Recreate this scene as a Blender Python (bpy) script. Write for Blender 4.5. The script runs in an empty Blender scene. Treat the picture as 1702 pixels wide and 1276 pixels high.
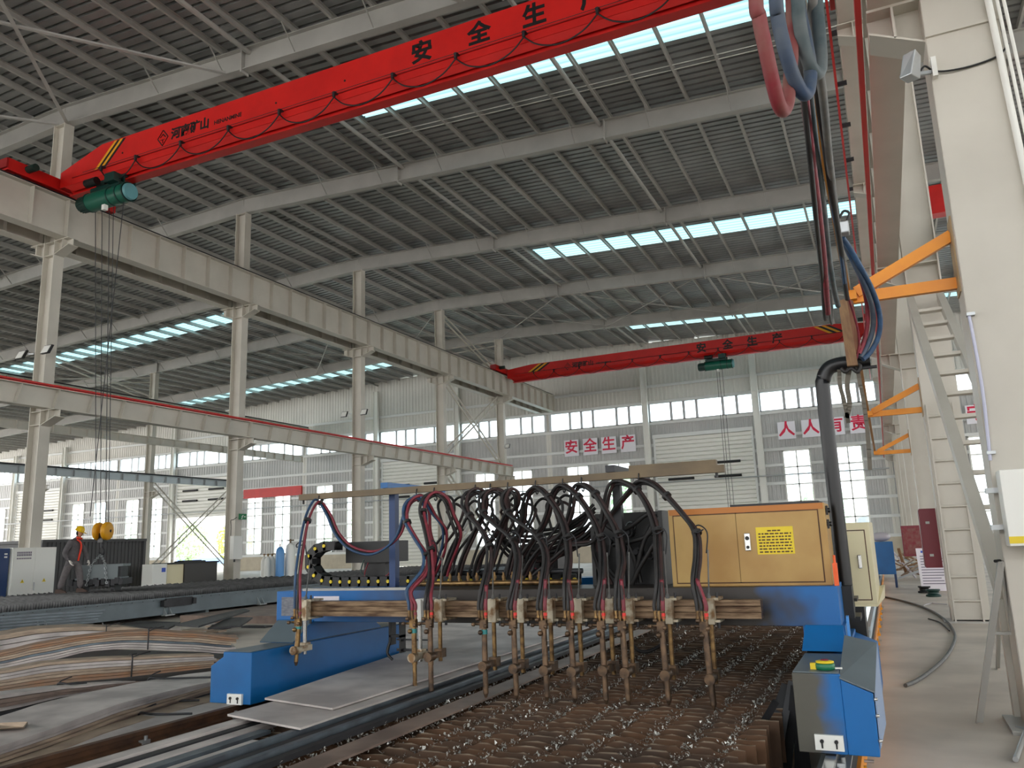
import bpy, bmesh, math, random
from mathutils import Vector, Matrix
SC = bpy.context.scene
COL = SC.collection
PI = math.pi

# ---------------------------------------------------------------- camera
CAM_H = 1.5
FPX = 1329.079
YAW, PITCH, ROLL = math.radians(24.4644), math.radians(11.3139), math.radians(-1.98349)
_f = Vector((-math.sin(YAW)*math.cos(PITCH), math.cos(YAW)*math.cos(PITCH), math.sin(PITCH)))
_r = Vector((math.cos(YAW), math.sin(YAW), 0)); _u = _r.cross(_f)
CR = _r*math.cos(ROLL) + _u*math.sin(ROLL)
CU = -_r*math.sin(ROLL) + _u*math.cos(ROLL)
CF = _f
cam = bpy.data.cameras.new('camera'); camo = bpy.data.objects.new('camera', cam); COL.objects.link(camo)
m3 = Matrix((CR, CU, -CF)).transposed()
camo.matrix_world = Matrix.Translation((0, 0, CAM_H)) @ m3.to_4x4()
cam.sensor_fit = 'HORIZONTAL'; cam.sensor_width = 36; cam.lens = FPX/1702*36
cam.clip_start = 0.05; cam.clip_end = 1000
SC.camera = camo

# ---------------------------------------------------------------- world, exposure
w = bpy.data.worlds.new('sky'); SC.world = w; w.use_nodes = True
nt = w.node_tree; nt.nodes.clear()
wo = nt.nodes.new('ShaderNodeOutputWorld'); bg = nt.nodes.new('ShaderNodeBackground')
tc = nt.nodes.new('ShaderNodeTexCoord'); sp = nt.nodes.new('ShaderNodeSeparateXYZ'); rp = nt.nodes.new('ShaderNodeValToRGB')
nt.links.new(tc.outputs['Generated'], sp.inputs[0]); nt.links.new(sp.outputs['Z'], rp.inputs[0])
rp.color_ramp.elements[0].position = 0.0; rp.color_ramp.elements[0].color = (1.0, 0.985, 0.96, 1)
rp.color_ramp.elements[1].position = 0.7; rp.color_ramp.elements[1].color = (0.90, 0.95, 1.0, 1)
nt.links.new(rp.outputs[0], bg.inputs[0]); bg.inputs[1].default_value = 1.5
nt.links.new(bg.outputs[0], wo.inputs[0])
SC.view_settings.view_transform = 'Standard'; SC.view_settings.look = 'None'
SC.view_settings.gamma = 1; SC.view_settings.use_curve_mapping = False
SC.view_settings.exposure = 1.93
SKYLIGHT_GLOW = 0.52
SC.cycles.max_bounces = 8; SC.cycles.diffuse_bounces = 5; SC.cycles.glossy_bounces = 3
SC.cycles.transparent_max_bounces = 12; SC.cycles.caustics_reflective = False; SC.cycles.caustics_refractive = False

# ---------------------------------------------------------------- survey: pixel ray met with a real plane
def P(x, y, X=None, Y=None, Z=None):
    d = CR*(x-851) - CU*(y-638) + CF*FPX
    t = X/d.x if X is not None else (Y/d.y if Y is not None else (Z-CAM_H)/d.z)
    return Vector((0, 0, CAM_H)) + d*t

# ---------------------------------------------------------------- materials
def lin(c):
    return tuple(((v/255)/12.92 if v/255 <= .04045 else ((v/255+.055)/1.055)**2.4) for v in c)
def mat(name, c, rough=.5, metal=0, c2=None, scale=6, amt=.5, bump=0, bscale=40, stretch=None, detail=4, lo=.35, hi=.65, coat=0):
    m = bpy.data.materials.new(name); m.use_nodes = True
    n = m.node_tree.nodes; l = m.node_tree.links; b = n['Principled BSDF']
    b.inputs['Roughness'].default_value = rough; b.inputs['Metallic'].default_value = metal
    a = lin(c)+(1,); b.inputs['Base Color'].default_value = a
    t = n.new('ShaderNodeTexCoord'); src = t.outputs['Object']
    if stretch:
        mp = n.new('ShaderNodeMapping'); mp.inputs['Scale'].default_value = stretch
        l.new(src, mp.inputs[0]); src = mp.outputs[0]
    if c2:
        no = n.new('ShaderNodeTexNoise'); no.inputs['Scale'].default_value = scale; no.inputs['Detail'].default_value = detail
        l.new(src, no.inputs['Vector'])
        r = n.new('ShaderNodeValToRGB'); r.color_ramp.elements[0].position = lo; r.color_ramp.elements[1].position = hi
        bb = lin(c2)+(1,)
        r.color_ramp.elements[0].color = a; r.color_ramp.elements[1].color = tuple(a[i]*(1-amt)+bb[i]*amt for i in range(3))+(1,)
        l.new(no.outputs['Fac'], r.inputs[0]); l.new(r.outputs[0], b.inputs['Base Color'])
    if bump:
        nb = n.new('ShaderNodeTexNoise'); nb.inputs['Scale'].default_value = bscale; nb.inputs['Detail'].default_value = 3
        l.new(src, nb.inputs['Vector']); bp = n.new('ShaderNodeBump'); bp.inputs['Strength'].default_value = bump
        l.new(nb.outputs['Fac'], bp.inputs['Height']); l.new(bp.outputs[0], b.inputs['Normal'])
    return m
def emis(name, c, s):
    m = bpy.data.materials.new(name); m.use_nodes = True; n = m.node_tree.nodes; n.clear()
    o = n.new('ShaderNodeOutputMaterial'); e = n.new('ShaderNodeEmission')
    e.inputs[0].default_value = lin(c)+(1,); e.inputs[1].default_value = s
    m.node_tree.links.new(e.outputs[0], o.inputs[0]); return m
def skymat(name, c, s):
    m = emis(name, c, s); n = m.node_tree.nodes; l = m.node_tree.links; e = [q for q in n if q.type == 'EMISSION'][0]
    t = n.new('ShaderNodeTexCoord'); sp_ = n.new('ShaderNodeSeparateXYZ'); l.new(t.outputs['Object'], sp_.inputs[0])
    a = n.new('ShaderNodeMath'); a.operation = 'MULTIPLY'; a.inputs[1].default_value = 2*PI/.32; l.new(sp_.outputs['Y'], a.inputs[0])
    b = n.new('ShaderNodeMath'); b.operation = 'SINE'; l.new(a.outputs[0], b.inputs[0])
    r = n.new('ShaderNodeMapRange'); r.inputs[1].default_value = -1; r.inputs[2].default_value = 0; r.inputs[3].default_value = s*.55; r.inputs[4].default_value = s
    l.new(b.outputs[0], r.inputs[0]); l.new(r.outputs[0], e.inputs[1]); return m   # the lapped ribs of the sheet let less daylight through
def glassm(name, tint=(235, 245, 250), gl=.06):
    m = bpy.data.materials.new(name); m.use_nodes = True; n = m.node_tree.nodes; n.clear()
    o = n.new('ShaderNodeOutputMaterial'); t = n.new('ShaderNodeBsdfTransparent'); g = n.new('ShaderNodeBsdfGlossy'); x = n.new('ShaderNodeMixShader')
    t.inputs[0].default_value = lin(tint)+(1,); g.inputs['Roughness'].default_value = .03; x.inputs[0].default_value = gl
    l = m.node_tree.links; l.new(t.outputs[0], x.inputs[1]); l.new(g.outputs[0], x.inputs[2]); l.new(x.outputs[0], o.inputs[0]); return m
M = {}
M['white'] = mat('off_white_paint', (202, 197, 186), .45, c2=(186, 181, 170), scale=1.2, amt=.6)
M['steel'] = mat('grey_painted_steel', (176, 174, 168), .45, c2=(156, 154, 149), scale=1.0, amt=.6)
M['roof'] = mat('galvanised_roof_sheet', (158, 159, 158), .42, .35, c2=(134, 136, 136), scale=.8, amt=.8)
M['wall'] = mat('grey_wall_sheet', (190, 190, 188), .5, .1, c2=(170, 171, 170), scale=.5, amt=.7)
M['wallw'] = mat('white_wall_sheet', (222, 220, 212), .5, 0, c2=(205, 203, 196), scale=.5, amt=.6)
M['girt'] = mat('galvanised_girt', (226, 228, 226), .45, .0)
M['red'] = mat('crane_red_paint', (208, 26, 20), .42, c2=(184, 18, 16), scale=1.5, amt=.6)
M['dred'] = mat('crane_dark_red', (150, 16, 18), .45)
M['black'] = mat('black_paint', (12, 12, 13), .45)
M['rubber'] = mat('black_rubber', (26, 25, 26), .55, c2=(44, 40, 38), scale=14, amt=.6)
M['yellow'] = mat('hazard_yellow', (226, 160, 22), .45)
M['orange'] = mat('orange_bracket_paint', (236, 150, 20), .42, c2=(215, 125, 15), scale=3, amt=.6)
M['green'] = mat('hoist_green_enamel', (12, 92, 74), .35)
M['dgreen'] = mat('dark_green_enamel', (14, 52, 46), .4)
M['blue'] = mat('machine_blue_paint', (0, 100, 166), .38, c2=(4, 80, 134), scale=2.2, amt=.6)
M['dblue'] = mat('deep_blue_paint', (24, 56, 104), .45)
M['conc'] = mat('concrete_floor', (226, 214, 200), .6, c2=(186, 175, 163), scale=.9, amt=.8, bump=.08, bscale=30, detail=8)
M['dado'] = mat('rendered_dado', (200, 190, 170), .8, c2=(176, 166, 148), scale=1.5, amt=.7)
M['glass'] = glassm('window_glass')
M['skyl'] = skymat('translucent_roof_panel', (178, 232, 240), SKYLIGHT_GLOW)
M['signw'] = mat('sign_white', (235, 233, 240), .5)
M['signr'] = mat('sign_crimson', (214, 24, 70), .5)
M['galv'] = mat('galvanised_steel', (176, 180, 182), .35, .6)
M['chrome'] = mat('bright_steel', (200, 200, 198), .22, .9)
M['dark'] = mat('dark_steel', (52, 52, 55), .5, .3, c2=(36, 36, 38), scale=5, amt=.7)
M['brass'] = mat('tarnished_brass', (150, 120, 78), .38, .75, c2=(78, 58, 42), scale=22, amt=.85)
M['copper'] = mat('sooty_copper', (118, 94, 72), .45, .6, c2=(58, 48, 42), scale=18, amt=.85)
M['block'] = mat('stained_clamp_block', (196, 186, 164), .4, .4, c2=(120, 82, 38), scale=14, amt=.9, lo=.45, hi=.62)
M['rail'] = mat('heat_stained_rail', (138, 116, 92), .38, .7, c2=(62, 42, 28), scale=5, amt=.95, stretch=(1, 1, 9))
M['rust'] = mat('rusty_steel', (104, 72, 50), .62, .35, c2=(60, 44, 36), scale=6, amt=.9, bump=.15, bscale=60)
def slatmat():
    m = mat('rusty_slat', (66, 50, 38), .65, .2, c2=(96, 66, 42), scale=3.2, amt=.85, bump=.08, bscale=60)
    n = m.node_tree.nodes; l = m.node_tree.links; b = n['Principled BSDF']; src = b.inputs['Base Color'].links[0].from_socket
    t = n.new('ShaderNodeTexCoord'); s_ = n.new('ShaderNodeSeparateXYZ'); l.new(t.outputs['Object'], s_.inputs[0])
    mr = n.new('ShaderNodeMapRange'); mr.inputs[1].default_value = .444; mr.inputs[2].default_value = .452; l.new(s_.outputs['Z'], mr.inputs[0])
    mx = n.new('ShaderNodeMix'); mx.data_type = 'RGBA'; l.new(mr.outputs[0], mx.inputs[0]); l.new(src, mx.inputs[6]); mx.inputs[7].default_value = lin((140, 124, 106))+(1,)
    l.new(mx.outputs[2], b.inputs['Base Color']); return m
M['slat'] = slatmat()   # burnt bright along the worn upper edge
M['slag'] = mat('spatter_slag', (196, 196, 190), .3, .5, c2=(128, 122, 114), scale=50, amt=.8)
M['cab'] = mat('cabinet_ochre', (186, 152, 88), .42, c2=(160, 116, 56), scale=2.0, amt=.75)
M['cream'] = mat('cabinet_cream', (226, 216, 178), .42)
M['lwhite'] = mat('light_enamel', (234, 234, 228), .4)
M['cont'] = mat('container_grey', (66, 66, 68), .5)
M['mill'] = mat('mill_scale_plate', (206, 198, 193), .5, .1, c2=(158, 150, 147), scale=2.6, amt=.85, bump=.05)
M['mill2'] = mat('brown_mill_plate', (152, 132, 120), .5, .3, c2=(112, 96, 88), scale=3.5, amt=.85)
M['bars'] = mat('blue_grey_bar', (112, 124, 132), .42, .5, c2=(78, 80, 86), scale=4, amt=.8)
M['tanbar'] = mat('tan_weathered_bar', (184, 164, 142), .55, .1, c2=(142, 124, 110), scale=5, amt=.8, stretch=(1, 1, 6))
M['rustbar'] = mat('orange_rust_bar', (158, 118, 88), .6, .1, c2=(140, 122, 106), scale=4, amt=.8)
M['tab2'] = mat('slate_grey_paint', (104, 116, 122), .45, c2=(84, 94, 100), scale=2, amt=.6)
M['hred'] = mat('red_hose', (136, 44, 58), .55, c2=(92, 40, 48), scale=20, amt=.7)
M['hblue'] = mat('blue_hose', (46, 80, 116), .55, c2=(38, 56, 80), scale=20, amt=.7)
M['hgrey'] = mat('dusty_grey_hose', (110, 108, 104), .6, c2=(78, 82, 84), scale=15, amt=.7)
M['hdust'] = mat('dusty_red_hose', (122, 30, 42), .6, c2=(126, 90, 80), scale=9, amt=.8)
M['hbdust'] = mat('dusty_blue_hose', (44, 64, 92), .6, c2=(92, 98, 102), scale=7, amt=.75)
M['hgdust'] = mat('dusty_green_hose', (44, 66, 72), .55, c2=(104, 108, 108), scale=7, amt=.75)
M['leaf'] = mat('yellow_green_leaf', (214, 232, 140), .6, c2=(240, 236, 150), scale=3, amt=.7)
M['leafd'] = mat('green_leaf', (196, 222, 180), .6, c2=(214, 232, 190), scale=3, amt=.7)
M['bark'] = mat('bark', (92, 76, 60), .8)
M['skin'] = mat('skin', (196, 140, 110), .5)
M['cloth'] = mat('grey_workwear', (92, 88, 90), .8, c2=(76, 72, 74), scale=16, amt=.6)
M['cloth2'] = mat('grey_trousers', (104, 98, 98), .8, c2=(84, 78, 80), scale=16, amt=.6)
M['boots'] = mat('brown_boots', (74, 56, 48), .7)
M['glove'] = mat('white_glove', (220, 214, 206), .8)
M['hat'] = mat('yellow_hard_hat', (232, 186, 18), .3)
M['sash'] = mat('orange_red_strap', (226, 60, 32), .6)
M['paper'] = mat('paper', (232, 226, 232), .7)
M['ylab'] = mat('yellow_notice', (232, 204, 40), .5)
M['plastic'] = mat('orange_plastic', (232, 92, 32), .4)
M['wood'] = mat('dusty_brown_wood', (150, 118, 84), .7, c2=(120, 86, 66), scale=5, amt=.7, stretch=(6, 6, 1))
M['strap'] = mat('worn_webbing', (104, 98, 88), .8)
M['mar'] = mat('maroon_enamel', (110, 16, 34), .4)
M['gtext'] = mat('grey_print', (120, 112, 128), .6)
M['btext'] = mat('blue_print', (60, 90, 190), .6)
M['exitg'] = mat('exit_green', (10, 120, 70), .4)
M['earth'] = mat('outside_paving', (170, 172, 165), .8, c2=(150, 156, 138), scale=.3, amt=.7)
M['bag'] = mat('crumpled_plastic', (190, 184, 190), .4)

def dark_band_mat(name, base, soot, x0, x1, x2, x3, namp=.7, nsc=4):
    """paint with a dark band: soot, on the beam also a painted-in reflection (object x from x1 to x2), edges broken by noise"""
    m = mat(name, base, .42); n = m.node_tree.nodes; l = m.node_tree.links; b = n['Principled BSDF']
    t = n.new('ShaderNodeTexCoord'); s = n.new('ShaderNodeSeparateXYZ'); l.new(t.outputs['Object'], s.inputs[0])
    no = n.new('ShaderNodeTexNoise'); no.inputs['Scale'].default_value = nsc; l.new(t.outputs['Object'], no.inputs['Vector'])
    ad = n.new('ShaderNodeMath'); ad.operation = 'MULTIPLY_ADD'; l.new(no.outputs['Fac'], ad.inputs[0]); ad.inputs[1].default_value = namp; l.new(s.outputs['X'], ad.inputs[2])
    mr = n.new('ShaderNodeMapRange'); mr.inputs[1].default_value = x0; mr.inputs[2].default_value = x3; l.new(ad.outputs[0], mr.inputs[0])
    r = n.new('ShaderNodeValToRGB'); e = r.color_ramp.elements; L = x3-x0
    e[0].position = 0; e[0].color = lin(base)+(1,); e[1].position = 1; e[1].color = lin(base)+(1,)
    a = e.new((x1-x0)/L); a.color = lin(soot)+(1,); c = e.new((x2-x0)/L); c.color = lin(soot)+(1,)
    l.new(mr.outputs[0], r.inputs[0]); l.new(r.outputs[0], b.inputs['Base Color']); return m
M['beam_soot_reflection'] = dark_band_mat('blue_paint_soot_reflection', (0, 96, 164), (50, 44, 40), -4.1+.35, -3.3+.35, -.80+.35, -.52+.35)  # soot plus the dark reflection on the beam front, painted into the colour

# ---------------------------------------------------------------- mesh helpers
class MB:
    def __init__(s): s.v = []; s.f = []; s.sm = []
    def add(s, vs, fs, smooth=False):
        o = len(s.v); s.v += [tuple(v) for v in vs]; s.f += [tuple(i+o for i in f) for f in fs]; s.sm += [smooth]*len(fs); return s
    def box(s, x0, x1, y0, y1, z0, z1):
        v = [(x, y, z) for z in (z0, z1) for y in (y0, y1) for x in (x0, x1)]
        return s.add(v, [(0, 2, 3, 1), (4, 5, 7, 6), (0, 1, 5, 4), (2, 6, 7, 3), (0, 4, 6, 2), (1, 3, 7, 5)])
    def cbox(s, c, d): return s.box(c[0]-d[0]/2, c[0]+d[0]/2, c[1]-d[1]/2, c[1]+d[1]/2, c[2]-d[2]/2, c[2]+d[2]/2)
    def hexa(s, b, t):   # bottom 4 pts ccw, top 4
        return s.add(list(b)+list(t), [(3, 2, 1, 0), (4, 5, 6, 7), (0, 1, 5, 4), (1, 2, 6, 5), (2, 3, 7, 6), (3, 0, 4, 7)])
    def prof(s, p0, p1, poly, up=(0, 0, 1), smooth=False):
        """closed polygon (u along side, v along up) swept straight from p0 to p1"""
        p0 = Vector(p0); p1 = Vector(p1); d = (p1-p0).normalized(); up = Vector(up)
        if abs(d.dot(up)) > .99: up = Vector((0, 1, 0))
        side = d.cross(up).normalized(); up = side.cross(d)
        n = len(poly); vs = [q+side*u+up*v for q in (p0, p1) for u, v in poly]
        fs = [(i, (i+1) % n, n+(i+1) % n, n+i) for i in range(n)]
        return s.add(vs, fs+[tuple(range(n-1, -1, -1)), tuple(range(n, 2*n))], smooth)
    def bar(s, p0, p1, w, h, up=(0, 0, 1)):
        return s.prof(p0, p1, [(-w/2, -h/2), (w/2, -h/2), (w/2, h/2), (-w/2, h/2)], up)
    def ibeam(s, p0, p1, h, b, tf=.02, tw=.014, up=(0, 0, 1)):
        y = h/2; x = b/2; t = tw/2
        return s.prof(p0, p1, [(-x, -y), (x, -y), (x, -y+tf), (t, -y+tf), (t, y-tf), (x, y-tf), (x, y), (-x, y), (-x, y-tf), (-t, y-tf), (-t, -y+tf), (-x, -y+tf)], up)
    def chan(s, p0, p1, h, b, t=.012, up=(0, 0, 1)):
        y = h/2
        return s.prof(p0, p1, [(0, -y), (b, -y), (b, -y+t), (t, -y+t), (t, y-t), (b, y-t), (b, y), (0, y)], up)
    def angle(s, p0, p1, a=.08, t=.01, up=(0, 0, 1)):
        return s.prof(p0, p1, [(0, 0), (a, 0), (a, t), (t, t), (t, a), (0, a)], up)
    def cyl(s, p0, p1, r0, r1=None, n=14, cap=True):
        r1 = r0 if r1 is None else r1
        p0 = Vector(p0); p1 = Vector(p1); d = (p1-p0).normalized(); a = d.orthogonal().normalized(); b = d.cross(a)
        vs = []
        for q, r in ((p0, r0), (p1, r1)):
            vs += [q+(a*math.cos(2*PI*i/n)+b*math.sin(2*PI*i/n))*r for i in range(n)]
        s.add(vs, [(i, (i+1) % n, n+(i+1) % n, n+i) for i in range(n)], True)
        if cap: s.add(vs, [tuple(range(n-1, -1, -1)), tuple(range(n, 2*n))])
        return s
    def lathe(s, prof, o=(0, 0, 0), ax=(0, 0, 1), n=20):
        ax = Vector(ax).normalized(); a = ax.orthogonal().normalized(); b = ax.cross(a); o = Vector(o); vs = []
        for r, z in prof: vs += [o+ax*z+(a*math.cos(2*PI*i/n)+b*math.sin(2*PI*i/n))*r for i in range(n)]
        fs = [(j*n+i, j*n+(i+1) % n, (j+1)*n+(i+1) % n, (j+1)*n+i) for j in range(len(prof)-1) for i in range(n)]
        return s.add(vs, fs, True)
    def tube(s, pts, r, n=8, sub=6, closed=False):
        pts = [Vector(p) for p in pts]
        if sub > 1 and len(pts) > 2: pts = spline(pts, sub)
        N = len(pts); vs = []; prev = None
        for i, p in enumerate(pts):
            d = (pts[min(i+1, N-1)]-pts[max(i-1, 0)]).normalized()
            if prev is None: a = d.orthogonal().normalized()
            else:
                a = prev-d*prev.dot(d); a = a.normalized() if a.length > 1e-6 else d.orthogonal().normalized()
            prev = a; b = d.cross(a); rr = r(i/(N-1)) if callable(r) else r
            vs += [p+(a*math.cos(2*PI*k/n)+b*math.sin(2*PI*k/n))*rr for k in range(n)]
        fs = [(i*n+k, i*n+(k+1) % n, (i+1)*n+(k+1) % n, (i+1)*n+k) for i in range(N-1) for k in range(n)]
        s.add(vs, fs, True); s.add(vs[:n], [tuple(range(n-1, -1, -1))]); s.add(vs[-n:], [tuple(range(n))]); return s
    def sphere(s, c, r, n=12, m=8, sc=(1, 1, 1)):
        c = Vector(c); vs = []
        for j in range(m+1):
            t = PI*j/m
            vs += [c+Vector((r*sc[0]*math.sin(t)*math.cos(2*PI*i/n), r*sc[1]*math.sin(t)*math.sin(2*PI*i/n), r*sc[2]*math.cos(t))) for i in range(n)]
        return s.add(vs, [((j+1)*n+i, (j+1)*n+(i+1) % n, j*n+(i+1) % n, j*n+i) for j in range(m) for i in range(n)], True)
    def poly_extrude(s, poly, axis, a, b):
        """2-D polygon extruded along axis: 'x' (poly in y,z), 'y' (x,z), 'z' (x,y)"""
        n = len(poly)
        mk = {'x': lambda p, t: (t, p[0], p[1]), 'y': lambda p, t: (p[0], t, p[1]), 'z': lambda p, t: (p[0], p[1], t)}[axis]
        vs = [mk(p, t) for t in (a, b) for p in poly]
        return s.add(vs, [(i, (i+1) % n, n+(i+1) % n, n+i) for i in range(n)]+[tuple(range(n-1, -1, -1)), tuple(range(n, 2*n))])
    def mesh(s, name, m):
        me = bpy.data.meshes.new(name); me.from_pydata([tuple(v) for v in s.v], [], s.f)
        me.polygons.foreach_set('use_smooth', s.sm)
        bm = bmesh.new(); bm.from_mesh(me); bmesh.ops.recalc_face_normals(bm, faces=bm.faces); bm.to_mesh(me); bm.free()
        if m is not None: me.materials.append(M[m] if isinstance(m, str) else m)
        return me
    def build(s, name, m, parent=None, bevel=0, loc=None):
        o = bpy.data.objects.new(name, s.mesh(name, m)); COL.objects.link(o)
        if parent is not None: setpar(o, parent)
        if loc is not None: o.location = loc
        if bevel:
            bv = o.modifiers.new('bevel', 'BEVEL'); bv.width = bevel; bv.segments = 2; bv.limit_method = 'ANGLE'
        return o
def spline(p, sub):
    out = []
    n = len(p)
    for i in range(n-1):
        a = p[max(i-1, 0)]; b = p[i]; c = p[i+1]; d = p[min(i+2, n-1)]
        for k in range(sub):
            t = k/sub
            out.append(.5*((2*b)+(c-a)*t+(2*a-5*b+4*c-d)*t*t+(3*b-a-3*c+d)*t**3))
    out.append(p[-1]); return out
def tag(o, label, cat, group=None, kind=None):
    o['label'] = label; o['category'] = cat
    if group: o['group'] = group
    if kind: o['kind'] = kind
    return o
def thing(name, label, cat, loc=(0, 0, 0), rz=0, group=None):
    o = bpy.data.objects.new(name, None); COL.objects.link(o); o.empty_display_size = .2
    o.location = loc; o.rotation_euler = (0, 0, rz)
    return tag(o, label, cat, group)
def struct(name, mb, m, parent=None):
    o = mb.build(name, m, parent)
    if parent is None: o['kind'] = 'structure'
    return o
def wm(o):
    b = o.matrix_basis.copy()
    return (wm(o.parent) @ o.matrix_parent_inverse @ b) if o.parent is not None else b
def setpar(o, parent):
    """parent without moving: meshes are drawn in place"""
    o.parent = parent; o.matrix_parent_inverse = wm(parent).inverted()
    KIDS.setdefault(parent.name, []).append(o); return o
def copy_tree(o, parent=None):
    c = o.copy(); COL.objects.link(c)
    if parent is not None: c.parent = parent; KIDS.setdefault(parent.name, []).append(c)
    for ch in list(KIDS.get(o.name, [])): copy_tree(ch, c)
    return c
KIDS = {}
def text(name, body, size, m, parent, mat4, off=.0, depth=.002, align='CENTER'):
    """lettering turned into a mesh; mat4 maps text x,y to the surface"""
    cu = bpy.data.curves.new(name, 'FONT'); cu.body = body; cu.size = size; cu.align_x = align; cu.align_y = 'CENTER'
    cu.extrude = depth; cu.offset = off; cu.resolution_u = 2
    t = bpy.data.objects.new(name, cu); COL.objects.link(t)
    dg = bpy.context.evaluated_depsgraph_get(); me = bpy.data.meshes.new_from_object(t.evaluated_get(dg))
    COL.objects.unlink(t); bpy.data.objects.remove(t)
    me.transform(mat4); me.materials.clear(); me.materials.append(M[m])
    o = bpy.data.objects.new(name, me); COL.objects.link(o)
    if parent is not None: setpar(o, parent)
    return o
def facing(pos, right, up):
    r = Vector(right).normalized(); u = Vector(up).normalized(); n = r.cross(u)
    mm = Matrix((r, u, n)).transposed().to_4x4(); mm.translation = Vector(pos); return mm
R = random.Random(7)
ORD = ['first', 'second', 'third', 'fourth', 'fifth', 'sixth', 'seventh', 'eighth', 'ninth', 'tenth', 'eleventh', 'twelfth']
# ================================================================ the hall
RIDGE = -22.5
def zs(X): return 15.98-.042*abs(X-RIDGE)          # underside of the roof sheet
def zr(X): return zs(X)-.2-.33                      # rafter axis
XE, XW, YB, YW = 24.0, -98.0, -3.0, 55.8
YBR = -24.0
FR = [7.5+8*k for k in range(6)]                    # frame lines
# ---- floor
struct('floor', MB().box(XW, XE, YBR, YW+.3, -.3, 0), 'conc')
struct('ground', MB().box(-170, 70, YW+.3, 190, -.4, -.05), 'earth').name = 'floor_outside'
# ---- roof sheet with real ribs running along X; translucent strips are panels of their own
SKY = [(-13.0, -11.4), (2.9, 4.5), (18.75, 20.35), (34.4, 36.0), (50.2, 51.7)]
SKX = [(-14.3, 8.0), (-58.0, -33.2)]
PITCH = .32
def ribs(y0, y1):
    n = max(1, round((y1-y0)/PITCH)); p = (y1-y0)/n; out = []
    for i in range(n):
        a = y0+i*p
        out += [(a, 0), (a+.66*p, 0), (a+.72*p, .085), (a+.94*p, .085)]
    out.append((y1, 0)); return out
def roofstrip(mb, x0, x1, y0, y1):
    xs = [x0]+([RIDGE] if x0 < RIDGE < x1 else [])+[x1]
    pr = ribs(y0, y1); vs = []
    for x in xs: vs += [(x, y, zs(x)+h) for y, h in pr]
    n = len(pr); fs = [(j*n+i, j*n+i+1, (j+1)*n+i+1, (j+1)*n+i) for j in range(len(xs)-1) for i in range(n-1)]
    mb.add(vs, fs)
roof = MB(); y = YBR
for a, b in SKY:
    roofstrip(roof, XW, XE, y, a)
    roofstrip(roof, XW, SKX[1][0], a, b); roofstrip(roof, SKX[1][1], SKX[0][0], a, b); roofstrip(roof, SKX[0][1], XE, a, b); y = b
roofstrip(roof, XW, XE, y, YW+.3)
o = struct('ceiling', roof, 'roof')
k = 20
for a, b in SKY:
    for x0, x1 in SKX:
        mb = MB(); roofstrip(mb, x0, x1, a, b); struct('window_%d' % k, mb, 'skyl'); k += 1
mb = MB()
for i in range(16): mb.box(XE, XE+.2, YBR+5*i, YBR+5*i+2.4, 0, 9.6)
for i in range(14): mb.box(XE, XE+.2, YBR+5*i+2.4, YBR+5*i+5, 0, 1.2)
mb.box(XE, XE+.2, YBR, YW, 11.3, zs(XE)); struct('light_baffle_right', mb, 'wall')  # unseen slotted wall, added to cut light from the open right side
mb = MB()
for i in range(18): mb.box(XE-5*i-3.2, XE-5*i, YBR-.2, YBR, 0, 11)
struct('light_baffle_front', mb, 'wall')  # unseen slotted wall behind the camera, added to hold back light
# ---- purlins
NP = int((XE-RIDGE)/1.2778)
for s in (1, -1):
    for i in range(NP if s > 0 else int((RIDGE-XW)/1.2778)):
        X = RIDGE+s*(.35+1.2778*i)
        if X < XW+1: continue
        o = MB().chan((X, YB, zs(X)-.1), (X, YW-.1, zs(X)-.1), .2, .07*s, .008).build('roof_purlin', 'steel')
        tag(o, 'thin grey channel purlin running lengthwise under the ribbed roof sheet', 'purlin', 'roof purlins')
for Yq in (21.35, 21.6):
    tag(MB().cyl((-14.5, Yq, zs(-14.5)-.12), (8, Yq, zs(8)-.12), .017, n=6).build('sag_rod', 'lwhite'), 'thin bright sag rod threaded through the purlins beside the near roof light', 'rod', 'sag rods by the near roof light')
# ---- tie tubes beside some purlins
for X, l in ((-14.83, 'round grey tie tube under the roof between crane and middle columns'), (-7.17, 'round grey tie tube under the roof above the cutting machine'),
             (-30.2, 'round grey tie tube under the left roof slope nearest the ridge'), (-37.8, 'round grey tie tube under the left roof slope further out')):
    tag(MB().cyl((X, YB, zs(X)-.32), (X, YW-.1, zs(X)-.32), .07, n=10).build('tie_tube', 'steel'), l, 'tie tube')
# ---- rafters
for k, Yf in enumerate(FR):
    for s, xe, side in ((1, XE, 'right'), (-1, XW, 'left')):
        t = thing('roof_rafter', 'grey tapered roof rafter on the %s slope, %s frame from the near end' % (side, ORD[k]), 'rafter', (RIDGE, Yf, zr(RIDGE)), group='roof rafters')
        MB().ibeam((RIDGE+s*.002, Yf, zr(RIDGE)), (xe, Yf, zr(xe)), .66, .26, .022, .014).build('beam', 'steel', t)
        # bolted end plates and slanting knee braces to the purlins
        for X in ((-15.0, -7.0, .3) if s > 0 else (-30.5, -45.2)):
            MB().box(X-.02, X+.02, Yf-.15, Yf+.15, zr(X)-.42, zr(X)+.33).build('joint_plate', 'steel', t)
        for i in range(3, 20 if s > 0 else 26, 2):
            X = RIDGE+s*(.35+1.2778*i+.035)
            MB().bar((X, Yf-.02, zr(X)-.28), (X, Yf-.62, zs(X)-.2), .05, .012, up=(1, 0, 0)).build('knee_brace', 'steel', t)
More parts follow.
